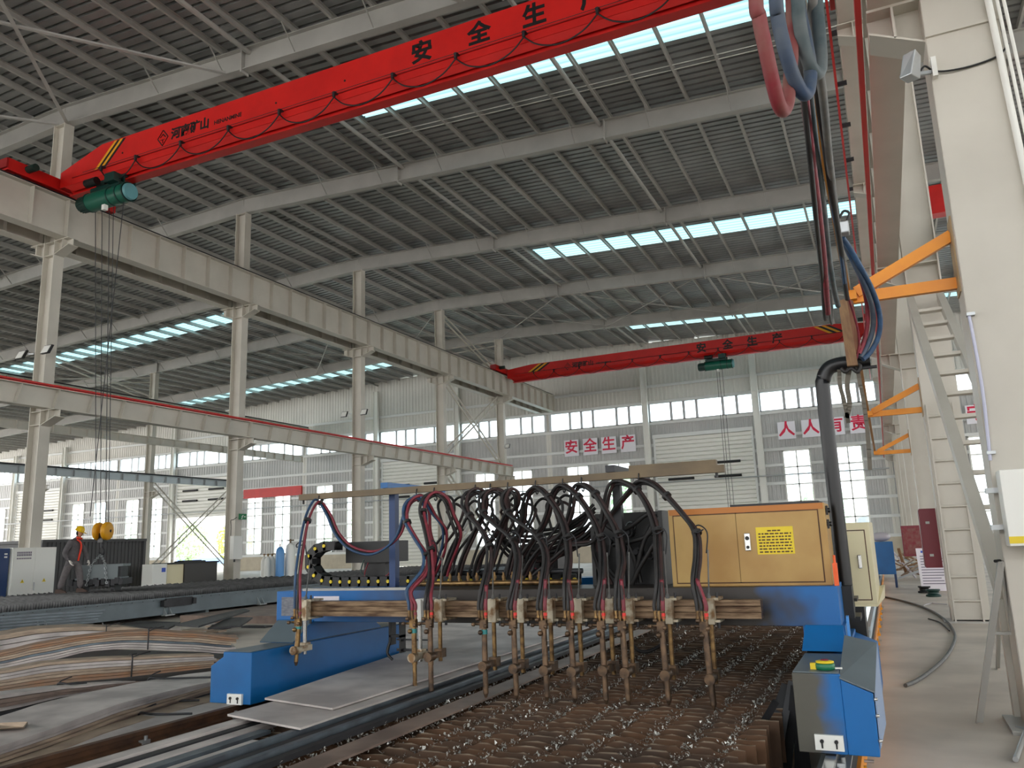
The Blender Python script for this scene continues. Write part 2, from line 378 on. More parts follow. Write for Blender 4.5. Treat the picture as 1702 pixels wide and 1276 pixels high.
# ---- diagonal roof braces
def rod(name, p0, p1, label, cat, r=.03, m='steel', group=None):
    return tag(MB().cyl(p0, p1, r, n=8).build(name, m), label, cat, group)
for (xa, xb), (ya, yb) in [((-14.8, -7.2), (39.5, 47.5)), ((-7.2, .4), (39.5, 47.5)), ((-22.3, -14.8), (39.5, 47.5)), ((-37.8, -30.2), (39.5, 47.5)), ((-30.2, -22.6), (39.5, 47.5))]:
    for q in ((xa, xb), (xb, xa)):
        rod('roof_brace', (q[0], ya, zr(q[0])-.2), (q[1], yb, zr(q[1])-.2), 'thin grey diagonal roof brace crossing another under the far roof bay', 'brace', group='far roof cross braces')
for q, l in (((-22.3, -15.6), 'grey angle brace under the roof rising from the nearest middle column'), ((-15.6, -22.3), 'grey angle brace under the roof running down to the near rafter joint')):
    a = (q[0], 7.5, zr(q[0])-.35); b = (q[1], 15.4, zr(q[1])-.35)
    tag(MB().angle(a, b, .11, .012).build('roof_brace', 'steel'), l, 'brace')
for q, l in (((-15.0, -8), 'grey angle brace under the near roof bay beyond the first joint'), ((-22.6, -29.5), 'grey angle brace under the near roof bay on the left slope'), ((-29.5, -22.6), 'grey angle brace meeting the ridge on the left slope of the near bay')):
    a = (q[0], 7.5, zr(q[0])-.35); b = (q[1], 15.4, zr(q[1])-.35)
    tag(MB().angle(a, b, .11, .012).build('roof_brace', 'steel'), l, 'brace')

# ---- columns
def hcol(mb, X, Yc, z0, z1, h=.5, b=.34):
    return mb.ibeam((X, Yc, z0), (X, Yc, z1), h, b, .025, .016, up=(1, 0, 0))
def corbel(t, X, Yc, z, s, L=.62, b=.34, d0=.42, d1=.2):
    """bracket on the side s (+1 right): tapered web, sloping bottom flange, cap plate, gusset"""
    x0 = X+s*.25; x1 = x0+s*L
    mb = MB()
    mb.poly_extrude([(x0, z), (x1, z), (x1, z-d1), (x0, z-d0)], 'y', Yc-.012, Yc+.012)
    mb.box(min(x0, x1), max(x0, x1), Yc-b/2, Yc+b/2, z, z+.025)
    mb.hexa([(x0, Yc-b/2, z-d0-.02), (x1, Yc-b/2, z-d1-.02), (x1, Yc+b/2, z-d1-.02), (x0, Yc+b/2, z-d0-.02)], [(x0, Yc-b/2, z-d0), (x1, Yc-b/2, z-d1), (x1, Yc+b/2, z-d1), (x0, Yc+b/2, z-d0)])
    xm = x0+s*L*.55; mb.box(xm-.01, xm+.01, Yc-b/2, Yc+b/2, z-(d0+d1)/2, z)
    mb.build('corbel', 'white', t)
def column(X, Yc, label, s_up=(), s_low=(), top=None, zlow=5.82, Llow=.62, group=None, m='white', h=.5, b=.34):
    t = thing('steel_column', label, 'column', (X, Yc, 0), group=group)
    hcol(MB(), X, Yc, .02, top if top else zr(X)-.33, h, b).build('shaft', m, t)
    MB().box(X-h/2-.12, X+h/2+.12, Yc-b/2-.1, Yc+b/2+.1, 0, .03).build('base_plate', 'steel', t)
    for s in s_up: corbel(t, X, Yc, 11.12, s)
    for s in s_low: corbel(t, X, Yc, zlow, s, Llow)
    mb = MB()
    for z in (zlow-.4, zlow, 10.7, 11.12, zr(X)-.36): mb.box(X-h/2+.025, X+h/2-.025, Yc-b/2+.02, Yc+b/2-.02, z-.01, z+.01)
    mb.build('web_stiffener', m, t)
    return t
MIDX, RX = -22.5, 1.03
names = ['nearest the yellow-helmeted worker', 'with the green exit sign and white box', 'third from the left', 'at the left leg of the cross bracing', 'at the right leg of the cross bracing']
for k in range(1, 6):
    column(MIDX, FR[k], 'tall off-white column of the middle crane row, %s' % names[k-1], (1, -1), (1,), group='middle row columns')
for k in range(3, 6):
    column(-45.5, FR[k], 'off-white column of the far left crane row, %s from the near side' % ORD[k-3], (1,), (1,), group='far left row columns')
column(-45.5, FR[2], 'off-white column of the far left crane row, seen at the left picture edge', (1,), (1,), group='far left row columns')
for k in range(4, 6):
    column(-68.5, FR[k], 'off-white column of the outermost left row, %s' % ('before the end wall' if k == 5 else 'behind the big cream column'), (1,), group='outer left row columns')

# ---- runway beams (along Y)
def runway(name, X, y0, y1, zb, h, b, label, m='white', stiff=8/7, rail=True, redrail=None, skew=0, rz=None):
    t = thing(name, label, 'crane beam', (X, y0, zb))
    zc = zb+h/2
    MB().ibeam((X, y0, zc), (X, y1, zc), h, b, .022, .014).build('beam', m, t)
    n = int((y1-y0)/stiff)
    for i in range(n+1):
        yy = y0+.05+i*(y1-y0-.1)/n
        mb = MB()
        for s in (1, -1):
            xa, xb = sorted((X+s*.008, X+s*(b/2-.01)))
            mb.hexa([(xa, yy-.008, zb+.022), (xb, yy-.008, zb+.022), (xb, yy+.008, zb+.022), (xa, yy+.008, zb+.022)],
                    [(xa, yy-.008+skew, zb+h-.022), (xb, yy-.008+skew, zb+h-.022), (xb, yy+.008+skew, zb+h-.022), (xa, yy+.008+skew, zb+h-.022)])
        if n < 100: mb.build('stiffener', m, t)
    if rail: MB().ibeam((X, y0, zb+h+.06), (X, y1, zb+h+.06), .12, .1, .02, .03).build('crane_rail', 'dark', t)
    if redrail:
        mb = MB()
        for dz in (0, .07): mb.box(X+redrail-.025, X+redrail+.025, y0, y1, (zb+h if rz is None else rz)-.02+dz, (zb+h if rz is None else rz)+.03+dz)
        mb.build('conductor_rail', 'red', t)
    return t
runway('crane_runway_beam', MIDX+.56, YB, 55.5, 11.15, 1.25, .4, 'deep off-white runway girder carrying the red cranes, on the middle columns')
runway('crane_runway_beam', MIDX-.56, YB, 55.5, 11.15, 1.25, .4, 'deep runway girder on the far side of the middle columns, seen from below')
runway('crane_runway_beam', MIDX+.52, YB, 47.7, 5.85, .62, .34, 'lower white runway beam with a red conductor rail, on the middle columns', m='white', redrail=.1, skew=.14)
runway('crane_runway_beam', -45.5+.56, 10, 55.5, 10.95, 1.05, .36, 'upper white runway girder on the far left row, seen below the left roof light')
runway('crane_runway_beam', -45.5+.52, 10, 54.8, 9.0, .5, .3, 'middle pale runway beam on the far left row, below the upper girder', rail=False)
runway('crane_runway_beam', -45.5+.50, 10, 47.5, 6.45, .45, .3, 'lowest grey-green runway beam on the far left row', m='galv', rail=True)
# ---- cross bracing between columns
def xbrace(X, ya, yb, za, zb, label, lattice=True):
    for i, (p, q) in enumerate((((X, ya, za), (X, yb, zb)), ((X, ya, zb), (X, yb, za)))):
        t = thing('cross_brace', label % ('rising away from us' if i == 0 else 'falling away from us'), 'brace', (X, ya, za))
        p = Vector(p); q = Vector(q); d = (q-p).normalized(); side = Vector((1, 0, 0)).cross(d).normalized()
        dx = .06*(1 if i else -1)
        for s in (-1, 1): MB().bar(p+side*.16*s+Vector((dx, 0, 0)), q+side*.16*s+Vector((dx, 0, 0)), .07, .07).build('brace_angle', 'white', t)
        if lattice:
            mb = MB(); n = int((q-p).length/.8)
            for k in range(1, n): mb.bar(p+(q-p)*k/n-side*.16+Vector((dx, 0, 0)), p+(q-p)*(k+.5)/n+side*.16+Vector((dx, 0, 0)), .04, .02)
            mb.build('lacing', 'white', t)
xbrace(MIDX, 39.75, 47.25, 6.6, 11.0, 'white laced cross brace between the middle columns, %s')
xbrace(MIDX, 39.75, 47.25, .6, 5.7, 'lower white cross brace between the middle columns, %s')
xbrace(MIDX+.0, 39.75, 47.25, 12.6, 14.8, 'thin upper cross brace over the middle runway, %s', False)
xbrace(-45.5, 39.75, 47.25, .4, 6.4, 'white double-angle cross brace in the far left row, %s')
xbrace(-45.5, 31.75, 39.25, 12.2, 13.6, 'thin upper brace over the far left runway, %s', False)

# ================================================================ end wall
# openings: (x0, x1, z0, z1)
bays = [.5+7.667*k for k in range(-12, 4)]
OPEN = []; TALL = []; CLER = []; DOORS = []
for k in range(-12, 3):
    a = .5+7.667*k; b = a+7.667
    kind = {0: 'w', 1: 'd', 2: 'w'}[(k+12) % 3]
    CLER.append((a+.2, b-.2, 9.72, 11.05))
    if kind == 'w':
        for c in (.29, .70):
            xm = a+7.667*c; TALL.append((xm-.88, xm+.88, 1.35, 7.0))
    else: DOORS.append((a+.5, b-.5, 0, 8.5))
OPEN = TALL+CLER+DOORS
def ribwall(mb, x0, x1, z0, z1, Y, p=.3):
    n = max(1, round((x1-x0)/p)); q = (x1-x0)/n; pr = []
    for i in range(n):
        a = x0+i*q; pr += [(a, 0), (a+.4*q, 0), (a+.5*q, .03), (a+.9*q, .03)]
    pr.append((x1, 0)); m = len(pr)
    mb.add([(x, Y+d, z0) for x, d in pr]+[(x, Y+d, z1) for x, d in pr], [(i, i+1, m+i+1, m+i) for i in range(m-1)])
wall = MB(); wallup = MB()
zb_ = 1.15
xs = sorted(set([XW, XE]+[v for o_ in OPEN for v in o_[:2]]))
for x0, x1 in zip(xs, xs[1:]):
    xm = (x0+x1)/2; sp_ = sorted([(o_[2], o_[3]) for o_ in OPEN if o_[0] <= xm <= o_[1]])
    z = zb_
    for a, b in sp_+[(99, 99)]:
        top = min(a, 20)
        if a == 99:
            n = max(1, int((x1-x0)/3))
            for i in range(n):
                u0 = x0+(x1-x0)*i/n; u1 = x0+(x1-x0)*(i+1)/n
                if z < 11.2: z = z
                ribwall(wallup, u0, u1, z, min(zs(u0), zs(u1))+.06, YW)
        elif a > z: ribwall(wall, x0, x1, z, a, YW)
        z = max(z, b)
ow = struct('wall_back', wall, 'wall')
struct('wall_back_upper', wallup, 'wallw').name = 'wall_back_gable'
mb = MB()
dx = sorted([d[:2] for d in DOORS]); x = XW
for a, b in dx: mb.box(x, a, YW-.12, YW+.15, 0, 1.15); x = b
mb.box(x, XE, YW-.12, YW+.15, 0, 1.15)
struct('trim_1', mb, 'dado')
# girts, one run per height, broken at openings
k = 2
for z in (1.25, 2.45, 3.65, 4.85, 6.05, 7.1, 8.05, 9.6, 11.12, 12.3, 13.5):
    mb = MB(); x = XW
    cuts = sorted([o_[:2] for o_ in OPEN if o_[2]-.05 < z < o_[3]+.05 and not (o_ in CLER)])
    for a, b in cuts+[(XE, XE)]:
        a2 = min(a, XE)
        if a2-x > .3 and z < zs(max(abs(x), abs(a2))*(-1 if x < 0 else 1))-.1: mb.chan((x, YW-.01, z), (a2, YW-.01, z), .19, .13, .012)
        x = max(x, b)
    struct('trim_%d' % k, mb, 'girt'); k += 1
# wall columns
for i, X in enumerate(bays):
    if abs(X-MIDX) < .2 or abs(X+45.5) < .2 or abs(X+68.5) < .2 or X < XW or abs(X-.5) < .1: continue
    column(X, 55.45, 'slim white wall column at the end wall, %s' % ('between the slogan and the roller door' if abs(X+14.8) < .3 else 'right of the roller door under the far crane' if abs(X+7.2) < .3 else 'number %d counted from the right end' % (len(bays)-i)),
           group='end wall columns', h=.42, b=.26, m='lwhite')  # brighter paint here stands in for window light falling on these columns
# tall windows
wn = 40
for (x0, x1, z0, z1) in TALL:
    fr = MB(); e = .09
    fr.box(x0, x0+e, YW-.06, YW+.06, z0, z1); fr.box(x1-e, x1, YW-.06, YW+.06, z0, z1)
    fr.box(x0, x1, YW-.06, YW+.06, z0, z0+e); fr.box(x0, x1, YW-.06, YW+.06, z1-e, z1)
    xm = (x0+x1)/2; fr.box(xm-.045, xm+.045, YW-.05, YW+.05, z0, z1)
    for q in (1, 2, 3, 4): zz = z0+(z1-z0)*q/5; fr.box(x0, x1, YW-.05, YW+.05, zz-.045, zz+.045)
    o = struct('window_%d' % wn, fr, 'lwhite'); wn += 1
    MB().box(x0+e, x1-e, YW+.0, YW+.01, z0+e, z1-e).build('pane', 'glass', o)
for (x0, x1, z0, z1) in CLER:
    fr = MB(); e = .05
    fr.box(x0, x1, YW-.06, YW+.06, z0, z0+e); fr.box(x0, x1, YW-.06, YW+.06, z1-e, z1)
    n = 6; ms = [x0, x0+(x1-x0)*.22, x0+(x1-x0)*.345, x0+(x1-x0)*.47, x0+(x1-x0)*.72, x0+(x1-x0)*.85, x1]
    for u in ms: fr.box(u-.09, u+.09, YW-.06, YW+.06, z0, z1)
    o = struct('window_%d' % wn, fr, 'galv'); wn += 1
    MB().box(x0, x1, YW, YW+.01, z0+e, z1-e).build('pane', 'glass', o)
# roller doors
for i, (x0, x1, z0, z1) in enumerate(DOORS):
    opened = abs((x0+x1)/2+57) < 3
    zb = 4.9 if opened else .05
    mb = MB(); n = int((z1-zb)/.28)
    pr = []
    for j in range(n):
        a = zb+j*(z1-zb)/n; q = (z1-zb)/n; pr += [(a, 0), (a+.10*q, .10), (a+.80*q, .13)]
    pr.append((z1, 0)); m_ = len(pr)
    mb.add([(x0, YW-.02-d, z) for z, d in pr]+[(x1, YW-.02-d, z) for z, d in pr], [(j, j+1, m_+j+1, m_+j) for j in range(m_-1)])
    o = struct('door_%d' % (i+1), mb, 'lwhite')
    mb = MB()
    for x in (x0-.12, x1-.02): mb.box(x, x+.14, YW-.16, YW+.05, 0, z1+.1)
    mb.build('guide_rail', 'girt', o)
    MB().box(x0-.15, x1+.15, YW-.25, YW-.02, z1, z1+.25).build('head_box', 'girt', o)
    zz = 6.5 if not opened else 7.4
    for z in (zz, zz-.95):
        for u in (.12, .60):
            MB().cyl((x0+(x1-x0)*u, YW-.2, z), (x0+(x1-x0)*(u+.27), YW-.2, z), .09, n=8).build('spring_shaft', 'black', o)
    if not opened:
        mb = MB()
        for z in (zz+.2, zz-.4, zz-1.2): mb.box(x0, x1, YW-.13, YW-.1, z-.05, z+.05)
        mb.build('wind_bar', 'galv', o)
# a thin water pipe along the end wall
tag(MB().tube([(-95, 55.2, 5.35), (-60, 55.2, 5.35), (-20, 55.2, 5.35), (.5, 55.2, 5.35)], .045, 6, 1).build('wall_pipe', 'galv'), 'thin silver pipe running level along the whole end wall', 'pipe')
# slogan panels
def panel(ch, x0, x1, z0, z1, label, group):
    t = thing('slogan_panel', label, 'sign', ((x0+x1)/2, YW-.2, z0), group=group)
    MB().box(x0, x1, YW-.2, YW-.16, z0, z1).build('board', 'signw', t)
    for z in (z0+.2, z1-.25): MB().box(x0+.1, x1-.1, YW-.16, YW-.004, z, z+.05).build('batten', 'girt', t)
    text('lettering', ch, (x1-x0)*.92, 'signr', t, facing(((x0+x1)/2, YW-.203, (z0+z1)/2+.03), (1, 0, 0), (0, 0, 1)), off=.022, depth=.004)
for i, (ch, x0) in enumerate((('安', -21.2), ('全', -19.73), ('生', -18.3), ('产', -16.86))):
    panel(ch, x0, x0+1.13, 7.72, 8.93, 'white wall panel with the crimson character %s, %s of four left of the roller door' % (ch, ORD[i]), 'left slogan panels')
for i, (ch, x0) in enumerate((('人', -5.95), ('人', -4.42), ('有', -2.93), ('责', -1.5))):
    panel(ch, x0, x0+1.13, 7.72, 8.87, 'white wall panel with the crimson character %s, %s of four right of the roller door' % (ch, ORD[i]), 'right slogan panels')
panel('守', 5.1, 6.25, 7.72, 8.87, 'white wall panel with the crimson character 守, alone beyond the ladder at right', None)
o = MB().box(-52.2, -45.7, YW-.16, YW-.004, 6.3, 7.1).build('banner', 'red'); tag(o, 'plain red banner hung across the end wall behind the hanger bar', 'banner')
# ================================================================ overhead cranes
def crane(Yc, zt, zb, label, sw=.12):
    x0, x1 = MIDX+.56, .45
    q0 = zb+.30; zl = zb+.50; q1 = zl+.30     # end joint, ledge line, taper height
    t = thing('overhead_crane', label, 'crane', (x0, Yc, 12.5))
    g = MB()
    # girder: box above, tapering down at both ends, lower I section hung under it
    ys = (Yc-.24, Yc+.24)
    g.poly_extrude([(x0+.25, q0), (x1-.25, q0), (x1-.25, max(q1, 12.8)), (x1-2.0, zt), (x0+2.0, zt), (x0+.25, max(q1, 12.8))], 'y', *ys)
    g.build('girder', 'red', t)
    lo = MB()
    lo.poly_extrude([(x0+.4, q0), (x0+.7, zb+.03), (x1-.7, zb+.03), (x1-.4, q0)], 'y', Yc-.012, Yc+.012)
    for s in (-1, 1):   # slanting side plates that give the creased section
        a = Yc+s*.24; b = Yc+s*.1
        lo.hexa([(x0+.7, b, zb+.16), (x1-.7, b, zb+.16), (x1-.7, b+s*.006, zb+.16), (x0+.7, b+s*.006, zb+.16)], [(x0+.4, a-s*.006, q0+.02), (x1-.4, a-s*.006, q0+.02), (x1-.4, a, q0+.02), (x0+.4, a, q0+.02)])
    lo.build('lower_web', 'red', t)
    MB().box(x0+.6, x1-.6, Yc-.15, Yc+.15, zb, zb+.035).build('bottom_flange', 'red', t)
    # weld ledge along the near face
    MB().box(x0+.8, x1-.8, Yc-.262, Yc-.24, zl, zl+.025).build('ledge', 'dred', t)
    for X, s in ((x0, 1), (x1-.15, -1)):
        e = MB(); e.box(X-.17, X+.17, Yc-1.8, Yc+1.8, 12.55, 12.92)
        c = e.build('end_carriage', 'red', t, bevel=.02)
        for yy in (Yc-1.4, Yc+1.4):
            MB().cyl((X-.06, yy, 12.66), (X+.06, yy, 12.66), .15, n=16).build('wheel', 'dark', c)
        MB().cyl((X+.17*s, Yc-1.2, 12.78), (X+.52*s, Yc-1.2, 12.78), .11, n=12).build('drive_motor', 'dgreen', c)
        MB().box(X-.2, X+.2, Yc-1.86, Yc-1.8, 12.6, 12.88).build('buffer_plate', 'dred', c)
    # hazard stripes
    zz0, zz1 = zl+.04, zt-.03
    for xx, q in ((x0+1.75, 1), (x1-3.0, -1)):
        for j in range(4):
            a = xx+j*sw; w_ = sw; sl = .78*q
            lo_ = a if q > 0 else a+.78
            MB().add([(lo_, Yc-.2435, zz0), (lo_+w_, Yc-.2435, zz0), (lo_+w_+sl, Yc-.2435, zz1), (lo_+sl, Yc-.2435, zz1),
                      (lo_, Yc-.24, zz0), (lo_+w_, Yc-.24, zz0), (lo_+w_+sl, Yc-.24, zz1), (lo_+sl, Yc-.24, zz1)],
                     [(0, 1, 2, 3), (7, 6, 5, 4), (0, 4, 5, 1), (1, 5, 6, 2), (2, 6, 7, 3), (3, 7, 4, 0)]).build('hazard_stripe', ('yellow', 'black', 'yellow', 'black')[j], t)
    # lettering
    F = lambda X, z: facing((X, Yc-.243, z), (1, 0, 0), (0, 0, 1))
    text('lettering', '河南矿山', .36, 'black', t, F(x0+5.55, zt-.44), off=.014, depth=.003)
    text('lettering', 'HENANMINE', .17, 'black', t, F(x0+6.93, zt-.50), off=.004, depth=.003)
    dm = MB(); cx, cz = x0+4.52, zt-.45
    for a, b in (((0, .24), (.2, 0)), ((.2, 0), (0, -.24)), ((0, -.24), (-.2, 0)), ((-.2, 0), (0, .24)), ((-.1, .02), (.0, .12)), ((.0, .12), (.1, .02)), ((-.09, -.05), (.09, -.05)), ((0, -.05), (0, -.16))):
        dm.bar((cx+a[0], Yc-.242, cz+a[1]), (cx+b[0], Yc-.242, cz+b[1]), .008, .035, up=(1, 0, 1))
    dm.build('diamond_emblem', 'black', t)
    for ch, X in zip('安全生产', (13.05, 14.6, 16.0, 17.4)):
        text('lettering', ch, .6, 'black', t, F(x0+X, zt-.42), off=.02, depth=.003)
    for X in (2.9, 8.6, 10.8):
        MB().cyl((x0+X, Yc-.25, zt-.5), (x0+X, Yc-.235, zt-.5), .03, n=8).build('bolt_hole', 'black', t)
    # festoon wire, trolleys and drooping cable
    MB().cyl((x0+1.4, Yc-.36, zl), (x1-1.4, Yc-.36, zl), .008, n=6).build('festoon_wire', 'dark', t)
    n = 10; hx = x0+2.9
    pts = [x0+2.2]+[x0+3.6+(x1-x0-5.0)*i/n for i in range(n+1)]
    for i in range(len(pts)):
        X = pts[i]
        MB().box(X-.05, X+.05, Yc-.37, Yc-.24, zl-.02, zl+.01).box(X-.03, X+.03, Yc-.39, Yc-.33, zl-.14, zl+.01).build('cable_clip', 'dark', t)
        if i < len(pts)-1:
            X2 = pts[i+1]
            MB().tube([(X, Yc-.36, zl-.14), (X+(X2-X)*.2, Yc-.37, zl-.44), (X+(X2-X)*.5, Yc-.37, zl-.58), (X+(X2-X)*.8, Yc-.37, zl-.44), (X2, Yc-.36, zl-.14)], .018, 6, 5).build('festoon_cable', 'black', t)
    return t
c1 = crane(15.2, 13.58, 12.27, 'near red overhead crane girder with black slogan characters and hazard stripes')
c2 = crane(47.2, 12.97, 11.93, 'far red overhead crane girder in front of the end wall', .21)

def hoist(X, Yc, zb, label):
    t = thing('electric_hoist', label, 'hoist', (X, Yc, 11.6))
    zc = zb-.52; a = X-.85; b = X+.75
    MB().cyl((a, Yc-.28, zc), (b, Yc-.28, zc), .27, n=24).build('drum_housing', 'green', t)
    for x in (a+.02, X+.1, b-.3, b-.02): MB().cyl((x-.02, Yc-.28, zc), (x+.02, Yc-.28, zc), .285, n=24).build('drum_flange', 'dgreen', t)
    mb = MB(); mb.cyl((a-.4, Yc-.28, zc), (a-.02, Yc-.28, zc), .2, .23, n=18)
    for i in range(18):
        an = 2*PI*i/18; mb.cbox((a-.2, Yc-.28+.225*math.cos(an), zc+.225*math.sin(an)), (.32, .02, .02))
    mb.build('motor', 'dgreen', t)
    MB().cyl((b, Yc-.28, zc), (b+.08, Yc-.28, zc), .25, .23, n=20).build('end_cover', mat('hoist_pale_cover', (96, 150, 156), .4), t)
    MB().box(a+.05, b-.35, Yc-.36, Yc-.2, zc+.26, zc+.4).build('top_beam', 'dgreen', t)
    for x in (a+.25, b-.5):
        mb = MB()
        for s in (-1, 1): mb.box(x-.16, x+.16, Yc+s*.19-.015, Yc+s*.19+.015, zc+.3, zb+.16)
        mb.box(x-.16, x+.16, Yc-.3, Yc+.2, zc+.28, zc+.36); mb.build('trolley_plate', 'dgreen', t)
    for x in (a+.15, a+.35, b-.6, b-.4):
        for s in (-1, 1): MB().cyl((x, Yc+s*.09, zb+.105), (x, Yc+s*.17, zb+.105), .07, n=12).build('trolley_wheel', 'dark', t)
    MB().cyl((a+.05, Yc-.5, zc+.5), (a+.5, Yc-.5, zc+.5), .12, n=12).build('travel_motor', 'black', t)
    MB().box(b-.75, b-.35, Yc-.55, Yc-.3, zc+.35, zc+.62).build('control_box', 'dgreen', t, bevel=.015)
    MB().box(X-.16, X-.04, Yc-.44, Yc-.32, zc-.42, zc-.26).build('limit_switch', 'lwhite', t)
    return t
HX = -19.35
hoist(HX, 15.2, 12.27, 'green electric wire-rope hoist under the near red crane')
hoist(-7.9, 47.2, 11.93, 'dark green wire-rope hoist under the far red crane')
# ropes, hook block, chains and the lifted steel pack
HB = Vector((-19.33, 15.36, 2.22))
t = thing('hook_block', 'yellow twin-sheave hook block hanging over the dark steel pack', 'hook', HB)
for dx in (-.16, .16):
    s = MB(); s.lathe([(0, -.07), (.2, -.07), (.235, -.05), (.24, 0), (.235, .05), (.2, .07), (0, .07)], HB+Vector((dx, 0, 0)), (1, .35, 0), 22).build('sheave_cover', 'yellow', t)
    MB().cyl(HB+Vector((dx+.0, -.09, 0)), HB+Vector((dx+.03, .09, 0)), .045, n=10).build('axle_cap', 'dark', t)
MB().box(HB.x-.1, HB.x+.1, HB.y-.07, HB.y+.07, HB.z-.3, HB.z-.05).build('crosshead', 'black', t)
MB().tube([HB+Vector(p) for p in ((0, 0, -.28), (.0, 0, -.42), (.09, 0, -.5), (.08, 0, -.6), (-.02, 0, -.64), (-.1, 0, -.56))], .03, 8).build('hook', 'dark', t)
for i, (dx, dy, zt) in enumerate(((-.32, -.1, 11.6), (-.12, -.1, 11.6), (.1, -.1, 11.6), (.22, -.1, 11.6))):
    o = MB().cyl((HX-.35+dx*1.4, 15.05, zt), (HB.x+dx*.9, HB.y, HB.z+.15), .011, n=5).build('hoist_rope', 'dark'); tag(o, 'thin steel hoist rope running down to the yellow hook block', 'rope', 'hoist ropes')
o = MB().cyl((HX+.55, 14.92, 11.55), (HX+.2, 14.8, 2.6), .012, n=5).build('pendant_cable', 'dark'); tag(o, 'single thin control cable hanging to the right of the hoist ropes', 'cable')
for dx in (-.2, -.06, .12):
    o = MB().cyl((-7.9+dx, 46.92, 11.3), (-7.9+dx, 46.92, 2.5), .014, n=5).build('hoist_rope', 'dark'); tag(o, 'thin hoist rope hanging below the far crane before the roller door', 'rope', 'far hoist ropes')
PK = Vector((-19.33, 15.42, .66))
PR = .62
t = PKO = thing('steel_pack', 'dark lifted pack of cut steel held in two chains', 'steel pack', PK)
mb = MB()
mb.box(PK.x-.55, PK.x+.58, PK.y-.38, PK.y+.38, .95, 1.0).box(PK.x-.48, PK.x+.5, PK.y-.4, PK.y-.36, 1.0, 1.28); mb.box(PK.x-.48, PK.x+.5, PK.y+.36, PK.y+.4, 1.0, 1.28)
mb.box(PK.x-.6, PK.x+.62, PK.y-.36, PK.y+.36, 1.28, 1.34); mb.build('frame', mat('pack_side', (112, 120, 122), .5, .1), t)
mb = MB()
for i in range(12):
    x = PK.x-.62+i*.112; mb.cbox((x+R.uniform(-.03, .03), PK.y+R.uniform(-.05, .05), .88+R.uniform(-.04, .05)), (.10, .8+R.uniform(0, .15), .16))
mb.box(PK.x-.54, PK.x+.56, PK.y-.34, PK.y+.34, 1.0, 1.27); mb.build('steel_offcuts', 'dark', t)
for s in (-.38, .42):
    mb = MB(); mb.cyl((PK.x+s-.06, PK.y-.3, .66), (PK.x+s-.06, PK.y+.3, .66), .035, n=8); mb.box(PK.x+s-.1, PK.x+s, PK.y-.3, PK.y+.3, .64, .82); mb.build('skid', 'dark', t)
PKO.rotation_euler = (0, 0, PR)
def pk(x, y, z): return (PK.x+x*math.cos(PR)-y*math.sin(PR), PK.y+x*math.sin(PR)+y*math.cos(PR), z)
def chain(name, pts, label, m='galv', r=.011, L=.085, group=None):
    pts = spline([Vector(p) for p in pts], 12) if len(pts) > 2 else [Vector(pts[0])+(Vector(pts[1])-Vector(pts[0]))*i/40 for i in range(41)]
    # arc-length walk
    out = [pts[0]]; acc = 0
    for a, b in zip(pts, pts[1:]):
        d = (b-a).length; acc += d
        while acc >= L*.74: acc -= L*.74; out.append(b-(b-a).normalized()*acc)
    mb = MB()
    for i, (a, b) in enumerate(zip(out, out[1:])):
        d = (b-a).normalized(); s = d.orthogonal().normalized(); s2 = d.cross(s); s = s if i % 2 else s2; c = (a+b)/2
        ring = [c+d*(L/2-.02)*(1 if abs(k) < 2 else -1)*1+s*.026*v for k, v in ((0, 1), (0, -1), (3, -1), (3, 1))]
        mb.tube(ring+[ring[0]], r, 5, 1)
    o = mb.build(name, m); tag(o, label, 'chain', group); return o
for s, y, l in ((-.24, -.42, 'left chain leg of the sling around the steel pack'), (.27, -.42, 'right chain leg of the sling around the steel pack')):
    chain('sling_chain', [(HB.x, HB.y-.02, HB.z-.62), pk(s*.62, -.40, 1.36), pk(s*.8, -.45, 1.12), pk(s, -.46, .78)], l)
# ================================================================ cutting gantry
BZ = .45                                             # top of the slat bed
G = thing('cutting_gantry', 'blue flame-cutting gantry spanning the slatted bed, with a heat-stained torch rail', 'cutting machine', (-2.6, 5.8, .4))
def carriage(mb, xo, xi, y0, y1, lowtop):
    """box with a stepped outer hood; xo outer, xi inner"""
    s = 1 if xi > xo else -1
    poly = [(xo, .40), (xi, .40), (xi, .77), (xo+s*.12, .77), (xo+s*.12, .735), (xo, lowtop)]
    mb.poly_extrude(poly if s > 0 else poly[::-1], 'y', y0, y1); return mb
cl = carriage(MB(), -4.82, -4.42, 4.85, 6.95, .665).build('end_carriage', 'blue', G, bevel=.006)
MB().add([(-4.70, 4.86, .772), (-4.44, 4.86, .772), (-4.44, 6.94, .772), (-4.70, 6.94, .772), (-4.70, 4.86, .775), (-4.44, 4.86, .775), (-4.44, 6.94, .775), (-4.70, 6.94, .775)],
         [(0, 3, 2, 1), (4, 5, 6, 7), (0, 1, 5, 4), (2, 3, 7, 6), (1, 2, 6, 5), (0, 4, 7, 3)]).build('top_cover', 'tab2', cl)
def wiper(X, Y, p):
    o = MB().box(X-.07, X+.07, Y-.02, Y, .4, .475).build('rail_wiper', 'lwhite', p)
    for dx in (-.035, .035): MB().cyl((X+dx, Y-.03, .445), (X+dx, Y-.018, .445), .01, n=8).box(X+dx-.004, X+dx+.004, Y-.024, Y-.019, .41, .445).build('wiper_bolt', 'black', o)
wiper(-4.56, 4.85, cl)
